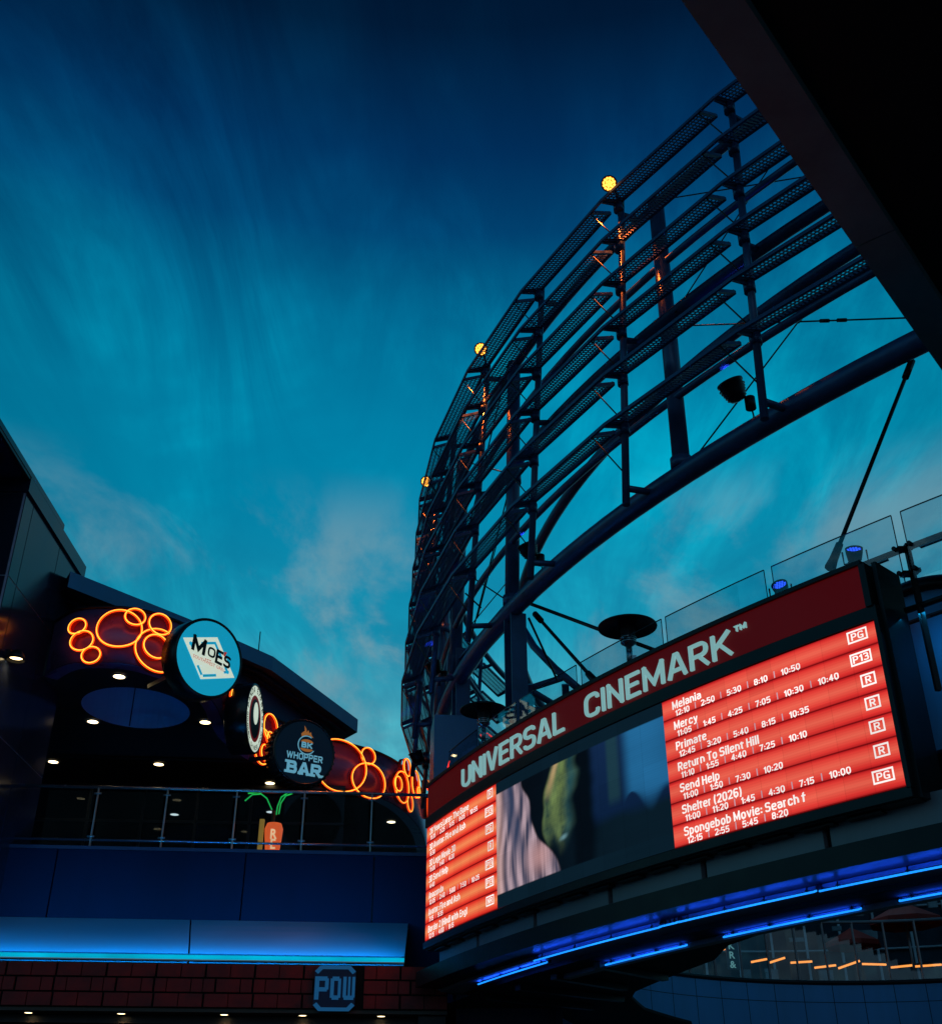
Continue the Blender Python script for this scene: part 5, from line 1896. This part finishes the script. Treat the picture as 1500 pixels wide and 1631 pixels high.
for k, (px, py) in enumerate(((45, 1615), (193, 1616), (357, 1618), (482, 1618), (607, 1618))):
    p = at_wall(px, py, BO + .17)
    q = V((p.x, p.y, bz0 - .05))
    t = thing('soffit_downlight', q, ['soffit downlight at the bottom left corner under the red blocks', 'soffit downlight under the red blocks, second from the left edge',
                                      'soffit downlight under the red blocks, midway along', 'soffit downlight just left of the blue block sign', 'soffit downlight just right of the blue block sign'][k], 'downlight', 'downlights under the block fascia')
    MB().lathe(q, (0, 0, -1), [(.001, .01), (.055, .01)], 20, sm=False).build('lens', WARM, t)
    MB().lathe(q, (0, 0, -1), [(.055, 0), (.055, .014), (.075, .014), (.078, 0)], 20).build('trim_ring', ALU, t)
    spot('downlight_beam', q - V((0, 0, .02)), V((0, .25, -1)), (1, .5, .22), 6, 120, t)
# blue block sign with the three letters
pc = at_wall(533, 1575.5, BO - .04)
ps = thing('block_sign', pc, 'square blue sign with cut corners reading POW on the red block fascia', 'sign')
f = Face(V((pc.x, wy(pc.x), pc.z)) + FN * (-(BO - .035)), FN)
f.c = pc + FN * .005
BLU = mat('blue_sign_enamel', (.03, .19, .42), .45, 0, .08, 2, emit=(.008, .09, .22), estr=.55)
NAV = mat('navy_sign_enamel', (.008, .03, .11), .45, 0, .08, 2)
hw, hh, cc_ = .285, .295, .075
oct_ = lambda k, a=1.0: [(-hw * k + cc_ * a, -hh * k), (hw * k - cc_ * a, -hh * k), (hw * k, -hh * k + cc_ * a), (hw * k, hh * k - cc_ * a), (hw * k - cc_ * a, hh * k), (-hw * k + cc_ * a, hh * k), (-hw * k, hh * k - cc_ * a), (-hw * k, -hh * k + cc_ * a)]
bd = MB()
o1 = oct_(1.0)
shape(bd, f, o1, .04)
for (a, b) in zip(o1, o1[1:] + o1[:1]):
    bd.quad(f(*a, -.01), f(*b, -.01), f(*b, .04), f(*a, .04))
bd.build('sign_body', NAV, ps)
hi_, lo_ = oct_(1.0), oct_(.84, .85)
for yy in (1, -1):
    fr = MB()
    for i in range(len(hi_)):
        j_ = (i + 1) % 8
        ys = (hi_[i][1] + hi_[j_][1]) / 2
        if (ys > .12 and yy == 1) or (ys < -.12 and yy == -1):
            fr.quad(f(*hi_[i], .046), f(*hi_[j_], .046), f(*lo_[j_], .046), f(*lo_[i], .046))
    fr.build('sign_border', BLU, ps)
lt = MB()


def blk(pts):
    shape(lt, f, pts, .055)


u_ = .031
for x0, x1, z0, z1 in ((-.275, -.215, -.15, .15), (-.215, -.105, .095, .15), (-.215, -.105, -.045, .01), (-.135, -.085, -.02, .125),
                       (-.06, -.01, -.125, .125), (.045, .085, -.125, .125), (-.035, .06, .095, .15), (-.035, .06, -.15, -.095),
                       (.115, .16, -.12, .15), (.185, .215, -.12, .15), (.24, .28, -.12, .15), (.13, .265, -.15, -.095)):
    lt.quad(f(x0, z0, .055), f(x1, z0, .055), f(x1, z1, .055), f(x0, z1, .055))
lt.build('sign_lettering', BLU, ps)

# ================================================================ SEEN THROUGH THE OVAL OPENING
AX, AY, ARr = 7.3, 18.1, 6.05
fb = thing('curved_balcony', (AX, AY + 6, -1.6), 'curved pale panelled balcony wall with glass railing seen through the oval opening', 'building')


def ap(r, deg, z):
    return V((AX + r * cos(rad(deg)), AY + r * sin(rad(deg)), z))


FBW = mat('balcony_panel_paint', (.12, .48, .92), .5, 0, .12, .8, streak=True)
a = 20.0
while a < 175:
    m = MB()
    for k in range(4):
        b0, b1 = a + 1.4 * k + (.06 if k == 0 else 0), a + 1.4 * (k + 1) - (.06 if k == 3 else 0)
        m.quad(ap(ARr, b0, 1.2), ap(ARr, b1, 1.2), ap(ARr, b1, 3.238), ap(ARr, b0, 3.238))
        m.quad(ap(ARr, b0, 3.25), ap(ARr, b1, 3.25), ap(ARr, b1, 3.56), ap(ARr, b0, 3.56))
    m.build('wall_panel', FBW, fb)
    a += 5.6
m = MB()
for k in range(80):
    b0, b1 = 20 + k * 2, 22 + k * 2
    m.quad(ap(ARr + .05, b0, 1.2), ap(ARr + .05, b1, 1.2), ap(ARr + .05, b1, 3.58), ap(ARr + .05, b0, 3.58))
m.build('wall_core', mat('balcony_joint', (.02, .05, .10), .8), fb)
MB().tube([ap(ARr, 20 + 2 * k, 3.6) for k in range(80)], .045, 8).build('coping', BLACK, fb)
MB().tube([ap(ARr + .1, 20 + 2 * k, 4.75) for k in range(80)], .03, 8).build('handrail', ALU, fb)
for k in range(27):
    b = 20 + 5.6 * k
    MB().beam(ap(ARr + .1, b, 3.6), ap(ARr + .1, b, 4.75), .06, .03, (1, 0, 0)).build('post', ALU, fb)
m = MB()
for k in range(80):
    m.quad(ap(ARr + .1, 20 + 2 * k, 3.65), ap(ARr + .1, 22 + 2 * k, 3.65), ap(ARr + .1, 22 + 2 * k, 4.7), ap(ARr + .1, 20 + 2 * k, 4.7))
m.build('glass_panel', GLASS, fb)
m = MB()
for k in range(24):
    b0, b1 = 20 + 4 * k, 24 + 4 * k
    m.quad(ap(ARr, b0, 3.5), ap(ARr, b1, 3.5), ap(13.5, b1, 3.5), ap(13.5, b0, 3.5))
m.build('floor', DARKCONC, fb)
gz = thing('glazed_shopfront', (AX, AY + 10, 3.5), 'dark glazed shopfront with pale mullions and shelves deep behind the curved balcony', 'shopfront')
m = MB()
for k in range(24):
    b0, b1 = 20 + 4 * k, 24 + 4 * k
    m.quad(ap(13.2, b0, 3.5), ap(13.2, b1, 3.5), ap(13.2, b1, 9), ap(13.2, b0, 9))
m.build('glazing', mat('dark_glazing', (.015, .04, .06), .6, 0, .5, .8, spec=.12), gz)
m = MB()
for k in range(26):
    b = 20 + 3.8 * k
    m.beam(ap(13.1, b, 3.5), ap(13.1, b, 9), .06, .06, (1, 0, 0))
for z in (4.6, 5.4, 6.4, 7.4):
    m.tube([ap(13.1, 20 + 2 * k, z) for k in range(49)], .03, 6)
m.build('mullion', mat('pale_mullion', (.30, .42, .48), .4, .2), gz)
random.seed(11)
DISP = mat('shop_display', (.12, .20, .24), .5, 0, .5, 1.2)
for k in range(90):
    b = random.uniform(40, 114)
    z = random.uniform(3.9, 8.2)
    w = random.uniform(.08, .26)
    e = (ap(1, b + 90, 0) - V((AX, AY, 0)))
    MB().box(ap(random.uniform(11.5, 12.9), b, z), e * w, V((0, .03, 0)), (0, 0, random.uniform(.04, .15))).build('display_item', DISP, gz)
# cool fill light added to bring out what stands behind the glass
area_light('shop_light', ap(8.5, 95, 7.6), (0, .3, -1), 7, 2, (.25, .70, 1.0), 26, gz)
tl_ = [(1133, 1521, 1156, 1511), (1196, 1533, 1222, 1528), (1225, 1534, 1250, 1526), (1259, 1534, 1293, 1532), (1297, 1542, 1331, 1538), (1335, 1543, 1369, 1531), (1373, 1536, 1411, 1537), (1415, 1542, 1454, 1538), (1457, 1540, 1499, 1537)]
for k, (x0, y0, x1, y1) in enumerate(tl_):
    d = 25.2
    p0, p1 = at_depth(x0, y0, d), at_depth(x1, y1, d)
    o = thing('tube_light', p0, ['steep orange tube light at the far left behind the curved railing', 'orange tube light right of the small lettered sign behind the curved railing',
                                 'tilted orange tube light, third from the left behind the curved railing', 'nearly level orange tube light below the smaller red umbrella edge',
                                 'low orange tube light under the left half of the smaller red umbrella', 'tilted orange tube light under the right half of the smaller red umbrella',
                                 'level orange tube light midway between the two red umbrellas', 'orange tube light under the larger red umbrella', 'orange tube light at the right frame edge behind the curved railing'][k], 'tube light', 'orange tube lights behind the curved balcony railing')
    MB().tube([p0, p0.lerp(p1, .5), p1], .022, 8).build('lamp_tube', emis('orange_tube_lamp', (1, .30, .06), 1.6), o)
    MB().tube([p0.lerp(p1, .1) + V((0, .03, .04)), p0.lerp(p1, .9) + V((0, .03, .04))], .03, 6).build('lamp_batten', BLACK, o)
    MB().beam(V((p0.x, p0.y + .05, 3.5)), p0 + V((0, .05, 0)), .03, .03, (1, 0, 0)).build('stand', BLACK, o)
UMB = mat('red_umbrella_cloth', (.28, .02, .012), .7, 0, .15, 2)
for (px, py, w_, d), lb in zip(((1357, 1494, 88, 26.6), (1440, 1458, 116, 25.6)), ('smaller red patio umbrella behind the curved balcony railing', 'larger dark red patio umbrella at the right behind the curved balcony railing')):
    p = at_depth(px, py, d)
    R = w_ / 2 / F * d
    t = thing('patio_umbrella', (p.x, p.y, 3.5), lb, 'umbrella', 'red umbrellas on the curved balcony')
    cn_ = MB()
    for k in range(8):
        a0, a1 = 2 * pi * k / 8, 2 * pi * (k + 1) / 8
        q0, q1 = p + V((R * cos(a0), R * sin(a0), -.12)), p + V((R * cos(a1), R * sin(a1), -.12))
        cn_.quad(p + V((0, 0, .35 * R)), q0, q1).quad(q0, q1, q1 - V((0, 0, .1)), q0 - V((0, 0, .1)))
    cn_.build('canopy', UMB, t)
    MB().tube([V((p.x, p.y, 3.5)), p + V((0, 0, .34 * R))], .03, 8).build('pole', ALU, t)
p = at_depth(1166, 1522, 25)
ss_ = thing('hanging_sign', p, 'small upright pale lettered sign left of the orange tube lights', 'sign')
MB().box(p, (.13, 0, 0), (0, .03, 0), (0, 0, .30)).build('sign_panel', mat('blue_plate', (.05, .14, .18), .4), ss_)
lt = MB()
for k, chh in enumerate('KR&'):
    add_text(lt, chh, .20, lambda v: p + V((-.08 + v.x, -.035, .12 - k * .19 + v.y)), bold=.02)
lt.build('sign_lettering', mat('pale_letter2', (.5, .65, .6), .5, emit=(.10, .24, .24), estr=.8), ss_)
MB().tube([p + V((0, 0, .3)), p + V((0, 0, .9))], .02, 6).build('hanger', BLACK, ss_)
for k, (x0, y0, x1, y1) in enumerate(((871, 1613, 877, 1616), (881, 1618, 892, 1625))):
    d = 22
    p0, p1 = at_depth(x0, y0, d), at_depth(x1, y1, d)
    o = MB().tube([p0, p1], .028, 8).build('linear_lamp', emis('warm_lamp_line', (1, .6, .25), 2.0))
    tag(o, ['short warm lamp line deep under the canopy at the bottom edge, the upper of two', 'warm lamp line deep under the canopy at the bottom edge, the lower of two'][k], 'lamp', 'warm lamp lines under the canopy')
